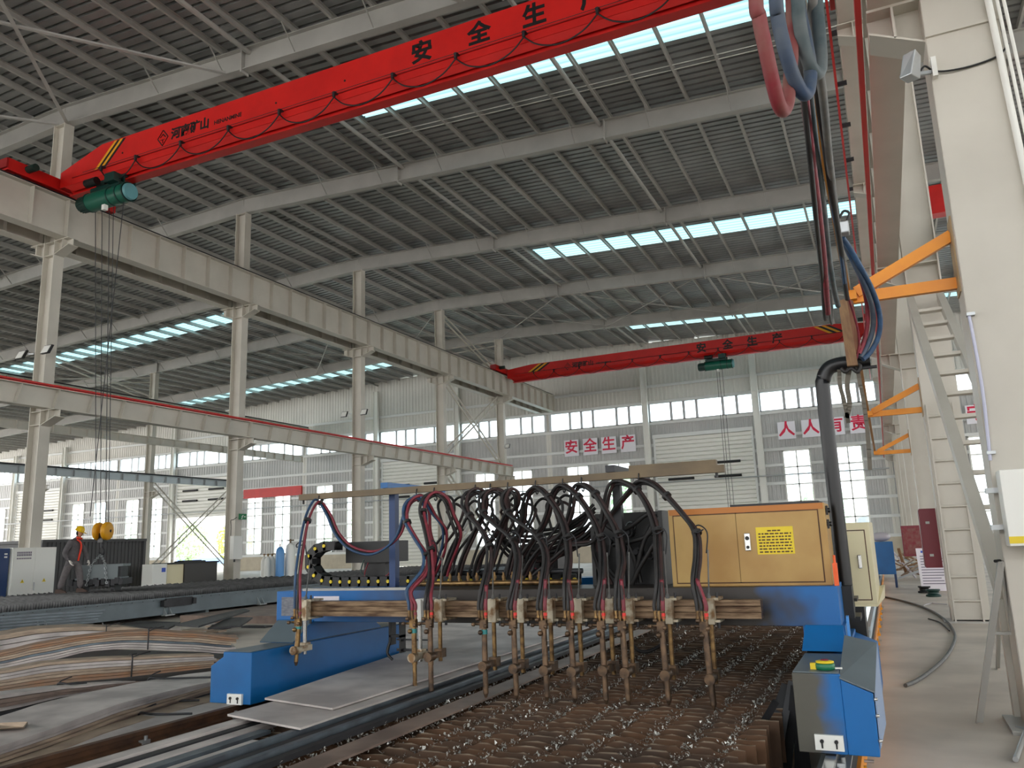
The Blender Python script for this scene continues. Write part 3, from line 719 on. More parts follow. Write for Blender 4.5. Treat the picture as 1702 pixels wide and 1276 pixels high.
# left pedestal: sloping front, dark inner side
pd = MB().hexa([(-4.82, 5.38, .775), (-4.46, 5.38, .775), (-4.46, 6.62, .775), (-4.82, 6.62, .775)], [(-4.84, 5.62, .935), (-4.46, 5.62, .935), (-4.46, 6.36, .935), (-4.84, 6.36, .935)]).build('pedestal', 'blue', G)
MB().hexa([(-4.818, 5.372, .78), (-4.47, 5.372, .78), (-4.47, 5.378, .78), (-4.818, 5.378, .78)], [(-4.838, 5.612, .93), (-4.47, 5.612, .93), (-4.47, 5.618, .93), (-4.838, 5.618, .93)]).build('front_plate', 'tab2', pd)
MB().box(-4.44, -4.30, 6.02, 6.03, .86, .93).build('warning_label', 'ylab', pd) if False else None
# right carriage with sloping grey hood
cr = MB()
cr.poly_extrude([(-.555, .38), (-.315, .38), (-.315, .775), (-.555, .775)], 'y', 4.7, 6.9)
cr.hexa([(-.315, 4.7, .38), (-.165, 4.7, .38), (-.165, 6.9, .38), (-.315, 6.9, .38)], [(-.315, 4.7, .75), (-.165, 4.7, .685), (-.165, 6.9, .685), (-.315, 6.9, .75)])
cr = cr.build('end_carriage', dark_band_mat('scuffed_blue', (0, 100, 170), (84, 82, 74), -.9+.11, -.7+.11, -.44+.11, -.36+.11, .22, 5), G, bevel=.005)
MB().box(-.55, -.32, 4.71, 5.42, .776, .782).build('top_cover', 'tab2', cr)
MB().hexa([(-.318, 4.69, .755), (-.155, 4.69, .69), (-.135, 5.28, .86), (-.305, 5.28, .90)], [(-.318, 4.69, .762), (-.155, 4.69, .697), (-.135, 5.28, .868), (-.305, 5.28, .908)]).build('hood', 'tab2', cr)
MB().hexa([(-.162, 4.72, .42), (-.14, 5.3, .42), (-.135, 5.3, .42), (-.157, 4.72, .42)], [(-.160, 4.72, .69), (-.138, 5.28, .86), (-.133, 5.28, .86), (-.155, 4.72, .69)]).build('side_skirt', mat('pale_blue_skirt', (140, 160, 190), .45), cr)
for z in (.46, .58, .66): MB().cyl((-.165, 4.69, z), (-.15, 4.7, z), .008, n=8).build('cover_bolt', 'chrome', cr)
wiper(-.40, 4.7, cr)
MB().box(-.565, -.315, 5.62, 6.1, .776, .925).build('upright', 'blue', G); MB().hexa([(-.57, 5.46, .79), (-.315, 5.46, .79), (-.315, 5.62, .79), (-.57, 5.62, .79)], [(-.55, 5.6, .93), (-.325, 5.6, .93), (-.325, 5.62, .93), (-.55, 5.62, .93)]).build('splash_plate', 'blue', G)
MB().box(-.295, -.28, 5.45, 5.5, .80, 1.0).build('side_fin', mat('fin_blue', (60, 130, 200), .4), G)
# main beam
MB().box(-4.86, -.335, 5.62, 6.14, .92, 1.168).build('beam', 'beam_soot_reflection', G, bevel=.004)
MB().box(-4.6, -3.55, 5.64, 5.70, 1.168, 1.188).build('linear_guide', 'steel', G)
MB().box(-4.80, -4.53, 5.612, 5.62, .965, 1.12).build('name_plate', mat('plate_grey', (120, 122, 128), .4, c2=(86, 90, 104), scale=60, amt=.8, stretch=(.4, 1, 1)), G)
MB().box(-4.46, -4.2, 5.614, 5.62, 1.085, 1.125).build('serial_sticker', 'paper', G)
# torch rail
rl = MB(); rl.poly_extrude([(5.40, .985), (5.5, .985), (5.5, 1.1), (5.40, 1.1), (5.40, 1.065), (5.408, 1.06), (5.408, 1.026), (5.40, 1.022)], 'x', -4.42, -.785)
rl.build('torch_rail', 'rail', G)
for X in (-4.2, -3.2, -2.2, -1.2): MB().box(X-.04, X+.04, 5.5, 5.63, 1.0, 1.09).build('rail_bracket', 'dark', G)
MB().box(-1.4, -.785, 5.396, 5.399, .99, 1.095).build('stain_plate', 'rail', G) if False else None
# hanger frame: two posts with cross arms, long bar, short bar
HY = 5.72
pL = P(500, 823, Y=HY); pR = P(1205, 783, Y=HY); hz = (pL.z+pR.z)/2
pa = P(655, 900, Y=HY+.12).x; pb = P(1031, 900, Y=HY+.12).x
MB().box(pa-.03, pa+.03, HY+.09, HY+.15, 1.168, hz+.055).build('hanger_post', 'dblue', G)
MB().box(pb-.03, pb+.03, HY+.09, HY+.15, 1.168, hz+.06).build('hanger_post', 'dark', G)
MB().box(pa-.035, pa+.035, HY-.03, HY+.95, hz+.03, hz+.075).build('cross_arm', 'blue', G)
MB().box(pb-.035, pb+.035, HY-.03, HY+.95, hz+.03, hz+.08).build('cross_arm', 'dark', G)
hb = MB().box(pL.x, pR.x, HY-.028, HY+.028, hz-.026, hz+.026).build('hanger_bar', mat('brown_bar', (112, 94, 66), .5, c2=(84, 70, 50), scale=4, amt=.7), G)
MB().box(pR.x-.70, pR.x-.06, HY+.02, HY+.07, hz+.03, hz+.07).build('hanger_bar', bpy.data.materials['brown_bar'], G)
MB().cyl((pL.x+.03, HY, hz-.06), (pL.x+.03, HY, hz-.02), .01, n=8).build('end_screw', 'black', hb); MB().cyl((pR.x-.06, HY, hz-.06), (pR.x-.06, HY, hz-.02), .01, n=8).build('end_screw', 'black', hb)
# secondary blue bridge behind and gas manifold
MB().box(-4.75, -1.5, 6.62, 6.86, 1.10, 1.2).build('rear_bridge', 'blue', G)
MB().box(-4.78, -4.5, 6.14, 6.86, .96, 1.1).build('bridge_arm', 'dblue', G); MB().box(-1.62, -1.5, 6.14, 6.86, .96, 1.1).build('bridge_arm', 'dblue', G)
mx0 = P(682, 972, Y=5.92).x; mx1 = P(965, 972, Y=5.92).x
mfd = MB().cyl((mx0, 5.92, 1.20), (mx1, 5.92, 1.20), .022, n=10).build('gas_manifold', 'brass', G)
MB().cyl((mx0+.25, 5.98, 1.28), (mx1, 5.98, 1.28), .02, n=10).build('gas_manifold', 'dark', G)
CONN = []
for k in range(15):
    X = P(704+14.8*k, 960, Y=5.92).x; CONN.append(X)
    MB().cyl((X, 5.92, 1.2), (X, 5.92, 1.235), .012, n=8).cyl((X, 5.92, 1.235), (X, 5.92, 1.26), .017, n=6).cyl((X, 5.92, 1.26), (X, 5.92, 1.285), .010, n=8).build('hose_nipple', 'brass', mfd)
# mast
mp = [P(1408, 1005, Y=6.25), P(1400, 940, Y=6.25), P(1389, 850, Y=6.25), P(1369, 655, Y=6.25)]
x_ = mp[0].x; mast = MB()
mast.tube([(x_, 6.25, .98), (x_, 6.25, 1.6), (x_, 6.25, 2.5), (x_+.012, 6.25, 2.62), (x_+.05, 6.25, 2.69), (x_+.11, 6.25, 2.715), (x_+.2, 6.25, 2.72), (x_+.34, 6.25, 2.72)], .052, 14, 5)
mo = mast.build('cable_mast', mat('satin_black', (13, 13, 16), .35), G)
MB().cyl((x_+.25, 6.2, 2.66), (x_+.38, 6.2, 2.66), .012, n=8).build('tie_rod', 'dark', mo)
MB().poly_extrude([(6.2, .92), (6.5, .92), (6.5, 1.02), (6.34, 1.14), (6.2, 1.14)], 'x', x_-.02, x_+.0).box(x_-.1, x_+.08, 6.18, 6.5, .9, .93).box(x_-.09, x_+.07, 6.2, 6.48, 1.03, 1.05).build('mast_bracket', 'black', G)
MB().box(-.335, x_+.05, 6.05, 6.22, .93, 1.14).build('mast_bracket', 'black', G)
# ochre control cabinet on the beam
cab = thing('control_cabinet', 'ochre two-door control cabinet with a yellow notice, standing on the gantry beam', 'cabinet', (-.9, 5.9, 1.168))
MB().box(-1.415, -.365, 5.72, 6.12, 1.168, 1.70).build('body', 'cab', cab, bevel=.004)
MB().box(-1.405, -.375, 5.714, 5.722, 1.66, 1.70).build('top_strip', mat('dull_orange', (182, 112, 40), .45), cab)
for x0, x1 in ((-1.375, -.945), (-.942, -.415)):
    MB().box(x0-.008, x1+.008, 5.717, 5.7205, 1.187, 1.66).build('door_seam', 'rust', cab)
    d_ = MB().box(x0, x1, 5.711, 5.72, 1.195, 1.652).build('cabinet_door', 'cab', cab)
    if x0 > -1:
        MB().box(x0+.045, x0+.085, 5.700, 5.711, 1.40, 1.52).build('door_lock', 'chrome', d_, bevel=.012)
        MB().cyl((x0+.065, 5.697, 1.485), (x0+.065, 5.701, 1.485), .014, n=10).cyl((x0+.065, 5.697, 1.425), (x0+.065, 5.701, 1.425), .011, n=10).build('lock_button', 'black', d_)
        nb = MB().box(x0+.125, x0+.365, 5.708, 5.711, 1.375, 1.555).build('notice', 'ylab', d_)
        mb = MB()
        for i in range(8):
            z = 1.53-i*.02; xx = x0+.14+(.06 if i == 0 else 0)
            while xx < x0+.35-(.06 if i == 0 else 0):
                L = R.uniform(.012, .03); mb.box(xx, min(xx+L, x0+.352), 5.7068, 5.708, z-.0045, z+.0045); xx += L+R.uniform(.004, .009)
        mb.build('notice_print', 'rust', nb)
for z in (1.56, 1.65): MB().cyl((-.365, 5.78, z), (-.335, 5.78, z), .016, n=10).box(-.362, -.35, 5.76, 5.80, z-.03, z+.03).build('side_knob', 'black', cab)
MB().box(-.98, -.40, 5.74, 6.14, 1.70, 1.716).build('roof_sheet', 'dark', cab)
tag(MB().box(-.352, -.325, 5.66, 5.70, 1.168, 1.31).cyl((-.338, 5.68, 1.31), (-.338, 5.68, 1.36), .008, n=8).build('utility_knife', 'plastic'), 'orange plastic handled tool standing at the right end of the gantry beam', 'tool')
# cream cabinet behind the mast
c2_ = thing('switch_cabinet', 'cream narrow cabinet with chamfered base behind the black mast', 'cabinet', (-.2, 7.2, .93))
MB().poly_extrude([(-.42, 7.0), (-.135, 7.0), (-.115, 7.45), (-.42, 7.45)], 'z', .95, 1.575).build('body', 'cream', c2_, bevel=.004)
MB().hexa([(-.42, 7.0, .93), (-.14, 7.0, .93), (-.085, 7.4, .97), (-.42, 7.45, .93)], [(-.42, 7.0, .95), (-.135, 7.0, .95), (-.075, 7.45, 1.07), (-.42, 7.45, 1.0)]).build('base_flare', 'cream', c2_)
MB().box(-.408, -.170, 6.997, 7.001, .977, 1.518).build('door_seam', 'rust', c2_)
d_ = MB().box(-.40, -.178, 6.992, 7.0, .985, 1.51).build('cabinet_door', 'cream', c2_)
MB().box(-.245, -.215, 6.98, 6.992, 1.22, 1.325).build('door_lock', 'chrome', d_, bevel=.01)
MB().box(-.46, -.24, 7.02, 7.4, .376, .93).build('stand', 'black', c2_)
tag(MB().box(-.128, -.112, 7.5, 7.54, 1.0, 1.09).build('orange_tag', 'plastic'), 'small orange strip behind the cream cabinet', 'strip') if False else None
# black junction panel
jp = thing('junction_panel', 'black junction panel with hose fittings, left of the ochre cabinet', 'panel', (-1.75, 6.2, 1.168))
a = P(988, 850, Y=6.1).x; b = P(1108, 850, Y=6.1).x
MB().box(a, b, 6.1, 6.14, 1.168, 1.71).build('back_plate', 'black', jp); MB().box(b-.03, b, 5.95, 6.1, 1.168, 1.71).build('side_plate', 'black', jp); MB().box(a, a+.03, 5.98, 6.1, 1.168, 1.6).build('side_plate', 'black', jp)
for u, v in ((.5, .72), (.82, .7), (.38, .5), (.6, .45), (.76, .4), (.25, .6)):
    X = a+(b-a)*u; z = 1.168+.54*v
    MB().cyl((X, 6.03, z), (X, 6.1, z), .035, n=12).cyl((X, 5.98, z), (X, 6.03, z), .022, n=8).build('hose_fitting', 'dark', jp)
mb = MB().lathe([(.035, 0), (.042, .005), (.035, .01)], (a+(b-a)*.5, 6.085, 1.168+.54*.8), (0, 1, 0), 16).build('ring', 'galv', jp)
for i, px in enumerate([[(1001, 838), (1010, 870), (1030, 890), (1052, 920), (1060, 960)], [(1085, 870), (1070, 900), (1062, 930), (1055, 968)], [(1100, 880), (1080, 915), (1062, 945), (1050, 972)], [(985, 900), (1000, 930), (1020, 955), (1035, 972)], [(1020, 905), (1045, 900), (1075, 890), (1095, 860)], [(1000, 880), (990, 920), (1000, 960)], [(1045, 905), (1058, 940), (1065, 968)], [(995, 860), (1020, 880), (1045, 876), (1075, 855), (1090, 858)]]):
    tag(MB().tube([P(x, y, Y=6.0-.03*(i % 3)) for x, y in px], .018, 8).build('rubber_hose', 'rubber'), 'thick black hose curving across the junction panel', 'hose', 'hoses on the junction panel')
# rear black drive boxes and cable chain
tag(MB().box(P(580, 900, Y=6.55).x, P(655, 900, Y=6.55).x, 6.5, 6.8, P(600, 935, Y=6.5).z, P(600, 900, Y=6.5).z).box(P(605, 940, Y=6.55).x, P(640, 940, Y=6.55).x, 6.55, 6.8, 1.2, P(600, 935, Y=6.5).z+.01).build('drive_box', 'black'), 'black drive box on the rear bridge inside the cable chain loop', 'drive box')
tag(MB().box(P(900, 920, Y=6.55).x, P(930, 920, Y=6.55).x, 6.5, 6.8, 1.2, 1.44).box(P(872, 930, Y=6.55).x, P(905, 920, Y=6.55).x, 6.5, 6.75, 1.2, 1.5).build('drive_box', 'black'), 'black drive box under the hose tangle left of the junction panel', 'drive box')
for i, px in enumerate([[(612, 935), (606, 955), (615, 962), (640, 958), (652, 945)], [(605, 930), (600, 950), (612, 958)], [(880, 920), (885, 940), (900, 948), (915, 940)]]):
    tag(MB().tube([P(x, y, Y=6.45) for x, y in px], .006, 6).build('control_wire', ('hred', 'dgreen', 'hred')[i]), ('red wire loop hanging under the left drive box', 'green wire hanging under the left drive box', 'red wire loop under the right drive box')[i], 'wire')
cc = thing('cable_chain', 'black cable drag chain with yellow pins looping behind the gantry beam', 'cable chain', (-4.2, 6.35, 1.2))
cy = 6.3
path = [P(x, y, Y=cy) for x, y in [(960, 962), (880, 962.5), (800, 963.5), (700, 964.5), (620, 965.5), (560, 966), (540, 963), (527, 953), (519, 938), (520, 924), (529, 913), (545, 907), (575, 907)]]
path = [Vector((p.x, cy, p.z)) for p in path]; pp = spline(path, 8)
out = [pp[0]]; acc = 0; step = .105
for a_, b_ in zip(pp, pp[1:]):
    L = (b_-a_).length; acc += L
    while acc >= step: acc -= step; out.append(b_-(b_-a_).normalized()*acc)
for a_, b_ in zip(out, out[1:]):
    d = (b_-a_).normalized(); nrm = Vector((0, 1, 0)).cross(d)
    mb = MB()
    for yy in (cy-.06, cy+.06):
        mb.bar(Vector((a_.x, yy, a_.z))-d*.012, Vector((b_.x, yy, b_.z))+d*.012, .012, .085, up=nrm)
    c = (a_+b_)/2
    for s in (-1, 1): mb.bar(c+nrm*.036*s-Vector((0, .06, 0)), c+nrm*.036*s+Vector((0, .06, 0)), .05, .008, up=nrm)
    lk = mb.build('chain_link', 'black', cc)
    MB().cyl((a_.x, cy-.075, a_.z), (a_.x, cy-.064, a_.z), .016, n=10).build('pin', 'ylab', lk)

# ---------------------------------------------------------------- torches
TX = [492, 690, 717, 808, 859, 910, 956, 1008, 1045, 1112, 1187]         # nozzle
TT = [497, 684, 712, 805, 853, 904, 950, 1003, 1034, 1100, 1170]         # valve head
BX = [508, 698, 731, 820, 866, 914, 962, 1014, 1046, 1111, 1180]         # clamp block
BY = [1008, 1008, 1008, 1008, 1008, 1008, 1009, 1009, 1009, 1012, 1015]
TIP = [1106, 1157, 1162, 1166, 1168, 1170, 1170, 1172, 1172, 1172, 1180]
HOLD = [1080, 1092, 1091, 1106, 1110, 1113, 1115, 1113, 1117, 1121, 1128]
desc = ['bright brass torch at the left end of the rail, over the blue carriage', 'second torch from the left, bright brass barrel with a blue band', 'third torch from the left, right beside the bright brass one', 'fourth torch from the left with a blue ring under its valve', 'fifth torch from the left on the rail', 'sixth torch, the middle one of eleven', 'seventh torch from the left on the rail', 'fourth torch from the right, close beside its neighbour', 'third torch from the right, before the hanger post', 'second torch from the right end of the rail', 'rightmost torch, before the ochre cabinet']
TOP = []
for i in range(11):
    TY = 5.22; BYy = 5.37
    Xt = P(TX[i], TIP[i], Y=TY).x; zt = max(P(TX[i], TIP[i], Y=TY).z, BZ+.012) if i else P(TX[i], TIP[i], Y=TY).z
    Xv = Xt+(P(TT[i], 1040, Y=TY).x-P(TX[i], 1040, Y=TY).x)*.35
    Xb = P(BX[i], BY[i], Y=BYy).x
    zh = P(TX[i], HOLD[i], Y=TY).z
    t = thing('cutting_torch', desc[i], 'torch', (Xt, TY, zt), group='torches on the gantry rail')
    bright = i < 2
    # clamp block on the rail and guide rod
    bw = .062 if i != 1 else .05
    MB().box(Xb-bw/2, Xb+bw/2, 5.34, 5.398, .955, 1.115).box(Xb-bw/2-.004, Xb+bw/2+.03, 5.36, 5.52, 1.102, 1.118).box(Xb-bw/2, Xb+bw/2+.03, 5.36, 5.52, .965, .98).build('clamp_block', 'lwhite' if i == 1 else 'block', t)
    MB().cyl((Xb+bw/2+.02, 5.37, 1.118), (Xb+bw/2+.02, 5.37, 1.15), .008, n=8).cyl((Xb+bw/2+.02, 5.37, .93), (Xb+bw/2+.02, 5.37, .965), .01, n=8).build('clamp_bolt', 'dark', t)
    if i != 1: MB().cyl((Xb, 5.37, 1.115), (Xb+(-.01 if i % 2 else .012), 5.40, 1.42), .0055, n=6).lathe([(.016, 0), (.012, .02), (.006, .035)], (Xb, 5.37, 1.115), n=8).build('lift_rod', 'hgrey', t)
    MB().cyl((Xb+.002, 5.365, zh-.05), (Xb+.002, 5.365, .957), .016, n=12).build('guide_rod', 'chrome' if i in (0, 1) else 'brass', t)
    # holder: round clamp on barrel, arm to guide rod
    MB().cyl((Xt+(Xv-Xt)*.2, TY-.045, zh), (Xt+(Xv-Xt)*.2, TY+.03, zh), .033, n=16).box(min(Xt, Xb), max(Xt, Xb)+.02, TY-.0, 5.39, zh-.018, zh+.024).box(Xb-.03, Xb+.032, 5.33, 5.4, zh-.022, zh+.04).build('torch_holder', 'copper' if not bright else 'block', t)
    # barrel, nozzle
    a = Vector((Xt, TY, zt+.03)); b = Vector((Xv, TY+.01, .93))
    MB().cyl(a, a.lerp(b, .42), .019 if not bright else .016, n=14).cyl(a.lerp(b, .40), b, .021, .019, n=14).build('barrel', 'brass' if bright else 'copper', t)
    if i in (0, 1, 3): MB().cyl(a.lerp(b, .90), a.lerp(b, .97), .0225, n=14).build('blue_band', mat('teal_band', (40, 130, 130), .4) if i == 0 else bpy.data.materials['teal_band'], t)
    MB().cyl((Xt, TY, zt), a, .007, .017, n=12).build('nozzle', 'copper', t)
    # valve head
    v = MB(); v.box(Xv-.026, Xv+.026, TY-.012, TY+.02, .925, .985).cyl((Xv-.06, TY, .955), (Xv+.03, TY, .955), .009, n=8).sphere((Xv-.016, TY-.02, .90), .018, 10, 6)
    v.build('valve_head', 'brass' if bright else 'copper', t)
    for dx, z in ((-.065, .955), (.03, .945), (-.03, .99)):
        MB().lathe([(0, -.012), (.010, -.012), (.013, -.008), (.013, .008), (.010, .012), (0, .012)], (Xv+dx, TY-.03, z), (0, 1, 0) if dx > 0 else (1, 0, 0), 10).build('valve_knob', 'copper', t)
    for j, dx in enumerate((-.034, -.008, .020)):
        q = MB(); z = .985
        for L, r in ((.018, .010), (.012, .013), (.03, .009), (.012, .012)): q.cyl((Xv+dx, TY, z), (Xv+dx*1.05, TY, z+L), r, n=8); z += L
        q.build('hose_coupling', 'brass', t)
    MB().cyl((Xv+.020, TY, 1.0), (Xv+.020, TY, 1.035), .0125, n=10).build('red_arrestor', 'hred' if bright else mat('arrestor_red', (226, 46, 40), .4) if i == 2 else bpy.data.materials.get('arrestor_red') or mat('arrestor_red', (226, 46, 40), .4), t)
    TOP.append(Vector((Xv, TY, 1.06)))
    # bent wire ring that carries the hoses
    if i not in (1,):
        yq = [905, 0, 905, 895, 890, 893, 893, 893, 888, 882, 880][i]; xq = [499, 0, 716, 812, 852, 896, 944, 1000, 1030, 1093, 1160][i]
        cpt = P(xq, yq, Y=5.44)
        MB().tube([(Xb, 5.40, 1.40), cpt+Vector((.06, 0, -.05)), cpt+Vector((.05, 0, .0)), cpt+Vector((.0, .03, .03)), cpt+Vector((-.035, 0, .005)), cpt+Vector((0, -.04, -.02)), cpt+Vector((.04, -.02, .0))], .005, 6, 4).build('hose_ring', 'dark', t)

# ---------------------------------------------------------------- torch hoses: polyline, then depth from front (torch) to hanger and down to the manifold
HP = [
 [(497, 954), (503, 908), (511, 865), (523, 838), (533, 834), (548, 857), (562, 888), (585, 911), (618, 919), (645, 908), (664, 888), (673, 860), (681, 836), (696, 824), (710, 832), (722, 854), (740, 880), (738, 915), (722, 955)],
 [(682, 979), (706, 950), (709, 923), (694, 898), (677, 868), (676, 845), (686, 830), (702, 828), (712, 848), (714, 885), (722, 915), (720, 940), (712, 958)],
 [(714, 985), (718, 954), (716, 913), (709, 877), (703, 850), (709, 828), (725, 820), (743, 831), (753, 857), (764, 886), (760, 905), (748, 935), (742, 955)],
 [(806, 975), (814, 941), (814, 908), (802, 882), (781, 857), (773, 838), (779, 820), (793, 815), (806, 824), (806, 850), (790, 885), (772, 925), (763, 955)],
 [(858, 966), (862, 928), (853, 898), (823, 872), (804, 852), (803, 827), (818, 815), (838, 823), (844, 850), (826, 885), (800, 922), (790, 955)],
 [(904, 966), (909, 923), (896, 893), (866, 870), (845, 852), (838, 832), (847, 815), (860, 822), (860, 842), (846, 854), (836, 880), (822, 925), (812, 955)],
 [(943, 966), (947, 928), (944, 893), (934, 860), (912, 826), (894, 811), (881, 819), (873, 842), (870, 870), (858, 905), (846, 955)],
 [(1002, 965), (1003, 928), (999, 893), (985, 860), (962, 826), (939, 808), (924, 816), (916, 840), (905, 870), (885, 900), (868, 925), (858, 955)],
 [(1030, 966), (1035, 928), (1028, 887), (1013, 857), (990, 821), (970, 806), (957, 814), (950, 850), (935, 885), (905, 905), (885, 930), (872, 955)],
 [(1097, 966), (1095, 915), (1092, 882), (1079, 844), (1059, 814), (1034, 801), (1018, 806), (1008, 836), (1000, 880), (985, 900), (950, 905), (925, 925), (890, 955)],
 [(1157, 966), (1161, 923), (1158, 885), (1138, 857), (1108, 824), (1085, 804), (1064, 801), (1044, 821), (1022, 848), (1000, 878), (990, 905), (1000, 940), (1015, 968)]]
hn = ['red, blue and black hoses looping from the leftmost torch to the hanger bar', 'red hose bundle curling up from the second torch', 'red and black hose bundle curling up from the third torch', 'dark hose bundle rising from the fourth torch', 'dark hose bundle rising from the fifth torch', 'dark hose bundle with the tightest loop, from the sixth torch', 'dark hose bundle rising from the seventh torch', 'dark hose bundle rising from the fourth torch from the right', 'dark hose bundle rising from the third torch from the right', 'tall black hose arch from the second torch from the right', 'long black hose arch across the ochre cabinet from the rightmost torch']
M['hbrown'] = mat('brown_black_hose', (38, 27, 27), .55, c2=(62, 38, 36), scale=12, amt=.7)
M['hblack'] = mat('worn_black_hose', (29, 28, 29), .55, c2=(50, 47, 46), scale=12, amt=.7)
for i, px in enumerate(HP):
    t = thing('hose_bundle', hn[i], 'hose', TOP[i], group='hose bundles of the torches')
    N = len(px); itop = min(range(1, N), key=lambda k: px[k][1] if k > 2 else 9999)
    if i == 0: itop = 14
    pts = []
    for k, (x, y) in enumerate(px):
        if i == 0: Yk = 5.25+.45*min(1, k/4) if k < 5 else (5.70-.05*math.sin((k-4)/9*PI) if k < 14 else 5.70+.25*(k-14)/(N-15))
        else: Yk = 5.25+.45*(k/itop)**.8 if k <= itop else 5.70+.24*(k-itop)/(N-1-itop)
        pts.append(P(x, y, Y=Yk))
    cols = ('hblue', 'hblack', 'hred') if i < 1 else ('hblue', 'hred', 'hred') if i == 1 else ('hblack', 'hbrown', 'hred') if i == 2 else ('hblack', 'hblack', 'hbrown')
    for j in range(3):
        dx = (-.034, -.008, .020)[j]
        st = [TOP[i]+Vector((dx, 0, -.01)), TOP[i]+Vector((dx*1.05, .0, .03))]
        wv = R.uniform(0, 6)
        mid = [p+Vector((dx*.62, (-.012, .014, -.004)[j]+.004*math.sin(k*1.3+wv), .014*math.sin(2.1*j+k*.5))) for k, p in enumerate(pts)]
        MB().tube(st+mid, .0125 if i else .0105, 8, 6).build('hose', cols[j], t)
    if i > 2:
        MB().tube([TOP[i]+Vector((.02, -.001, -.01)), TOP[i]+Vector((.021, -.001, .03)), pts[0]+Vector((.0124, -.004, -.01)), pts[0]+Vector((.0124, -.004, .012))], .0138, 8, 5).build('red_sleeve', 'hred', t)
    for k in (2, 4):
        if k < N-2:
            d = (pts[k+1]-pts[k-1]).normalized()
            MB().cyl(pts[k]-d*.012, pts[k]+d*.012, .034, n=10).build('tape_wrap', 'hblack', t)
# supply hoses from the manifold nipples up into the tangle
for k in range(15):
    x = 704+14.8*k; dx = R.uniform(-8, 8); top = R.uniform(818, 838)
    px = [(x, 958), (x+4, 945), (x+14, 915), (x+34+dx, 880), (x+46+dx, 852), (x+44+dx, top+6), (x+32+dx, top), (x+20+dx, top+12), (x+22+dx, 855), (x+36, 882)]
    pts = [Vector((CONN[k], 5.92, 1.28))]+[P(a_, b_, Y=5.93+.012*q+(k % 3)*.02) for q, (a_, b_) in enumerate(px[1:])]
    tag(MB().tube(pts, .0115, 8, 5).build('supply_hose', ('hblack', 'hbrown', 'rubber')[k % 3]), 'dark supply hose rising from the brass manifold into the tangle', 'hose', 'manifold supply hoses')
for k in range(9):
    y0 = 872+k*6; px = [(820+R.uniform(-15, 25), y0-20), (850+R.uniform(-8, 8), y0+8), (885+R.uniform(-10, 10), y0+14+R.uniform(-8, 8)), (930, y0+4), (965, y0-14), (985+R.uniform(-6, 12), y0-34)]
    tag(MB().tube([P(a_, b_, Y=6.05+.03*(k % 3)) for a_, b_ in px], .013, 8, 6).build('tangled_hose', ('hblack', 'rubber', 'hbrown')[k % 3]), 'black hose in the tangle between the manifold and the junction panel', 'hose', 'tangled hoses')
# S hooks on the hanger bar
for x, y in [(534, 829), (696, 820), (725, 816), (793, 811), (818, 811), (847, 811), (893, 807), (938, 803), (969, 800), (1064, 796)]:
    c = P(x, y, Y=HY)
    tag(MB().tube([(c.x, HY-.03, hz+.005), (c.x, HY-.04, hz-.035), (c.x, HY-.005, hz-.06), (c.x, HY+.012, hz-.085), (c.x, HY-.012, hz-.10), (c.x, HY-.03, hz-.085)], .005, 6, 4).build('hose_hook', 'dark'), 'small wire hook holding a hose loop under the hanger bar', 'hook', 'hose hooks on the hanger bar')
tag(MB().tube([P(x, y, Y=6.3) for x, y in [(1050, 1070), (1060, 1080), (1072, 1083), (1084, 1080), (1098, 1072), (1102, 1062)]], .014, 8, 6).build('loose_hose', 'hblack'), 'black hose sagging under the beam between the two right torches', 'hose')

# ================================================================ slat bed
bed = thing('cutting_bed', 'slatted flame-cutting bed of rusty upright plates flecked with bright slag', 'cutting bed', (-2.6, 7, 0))
for x in (-3.7, -.95, -2.65): MB().box(x-.03, x+.03, 1.9, 14.2, 0, .22).build('bed_rail', 'rust', bed)
tracks = [-.88-.222*k+R.uniform(-.03, .03) for k in range(16)]
NS = 97; y = 2.45
for k in range(NS):
    y = 2.45+k*.119; xr = -.70+R.uniform(-.06, .06) if y > 4.9 else -.74+R.uniform(-.05, .1)
    xl = -3.84+R.uniform(-.04, .04); nx = 70 if y < 8 else 36; lean = R.uniform(-.008, .008)
    top = []
    for q in range(nx+1):
        x = xl+(xr-xl)*q/nx; z = BZ+R.uniform(-.006, .004)
        for tr in tracks:
            d = abs(x-tr)
            if d < .05: z -= .028*(1-d/.05)*R.uniform(.3, 1.2)
        top.append((x, z))
    mb = MB(); n = nx+1
    vs = [(x, y-.005, .20) for x, z in top]+[(x, y-.005+lean, z) for x, z in top]+[(x, y+.005+lean, z) for x, z in top]+[(x, y+.005, .20) for x, z in top]
    fs = []
    for j in range(3): fs += [(j*n+i, j*n+i+1, (j+1)*n+i+1, (j+1)*n+i) for i in range(nx)]
    fs += [(0, n, 2*n, 3*n), (nx, 3*n+nx, 2*n+nx, n+nx)]
    mb.add(vs, fs); sl = mb.build('slat', 'slat', bed)
    sg = MB()
    for tr in tracks:
        if tr > xr-.02 or tr < -3.7: continue
        for q in range(R.randint(16, 26) if y < 8 else R.randint(8, 12)):
            s = R.uniform(.004, .011)*(1.5 if R.random() < .15 else 1); c = Vector((tr+R.gauss(0, .024), y+lean+R.gauss(0, .009), BZ-.004+R.uniform(-.03, .014)))
            vv = [c+Vector((R.uniform(-1, 1), R.uniform(-1, 1), R.uniform(-1, 1)))*s for _ in range(4)]
            sg.add(vv, [(0, 1, 2), (0, 3, 1), (1, 3, 2), (0, 2, 3)])
    sg.build('slag', 'slag', sl)['kind'] = 'stuff'
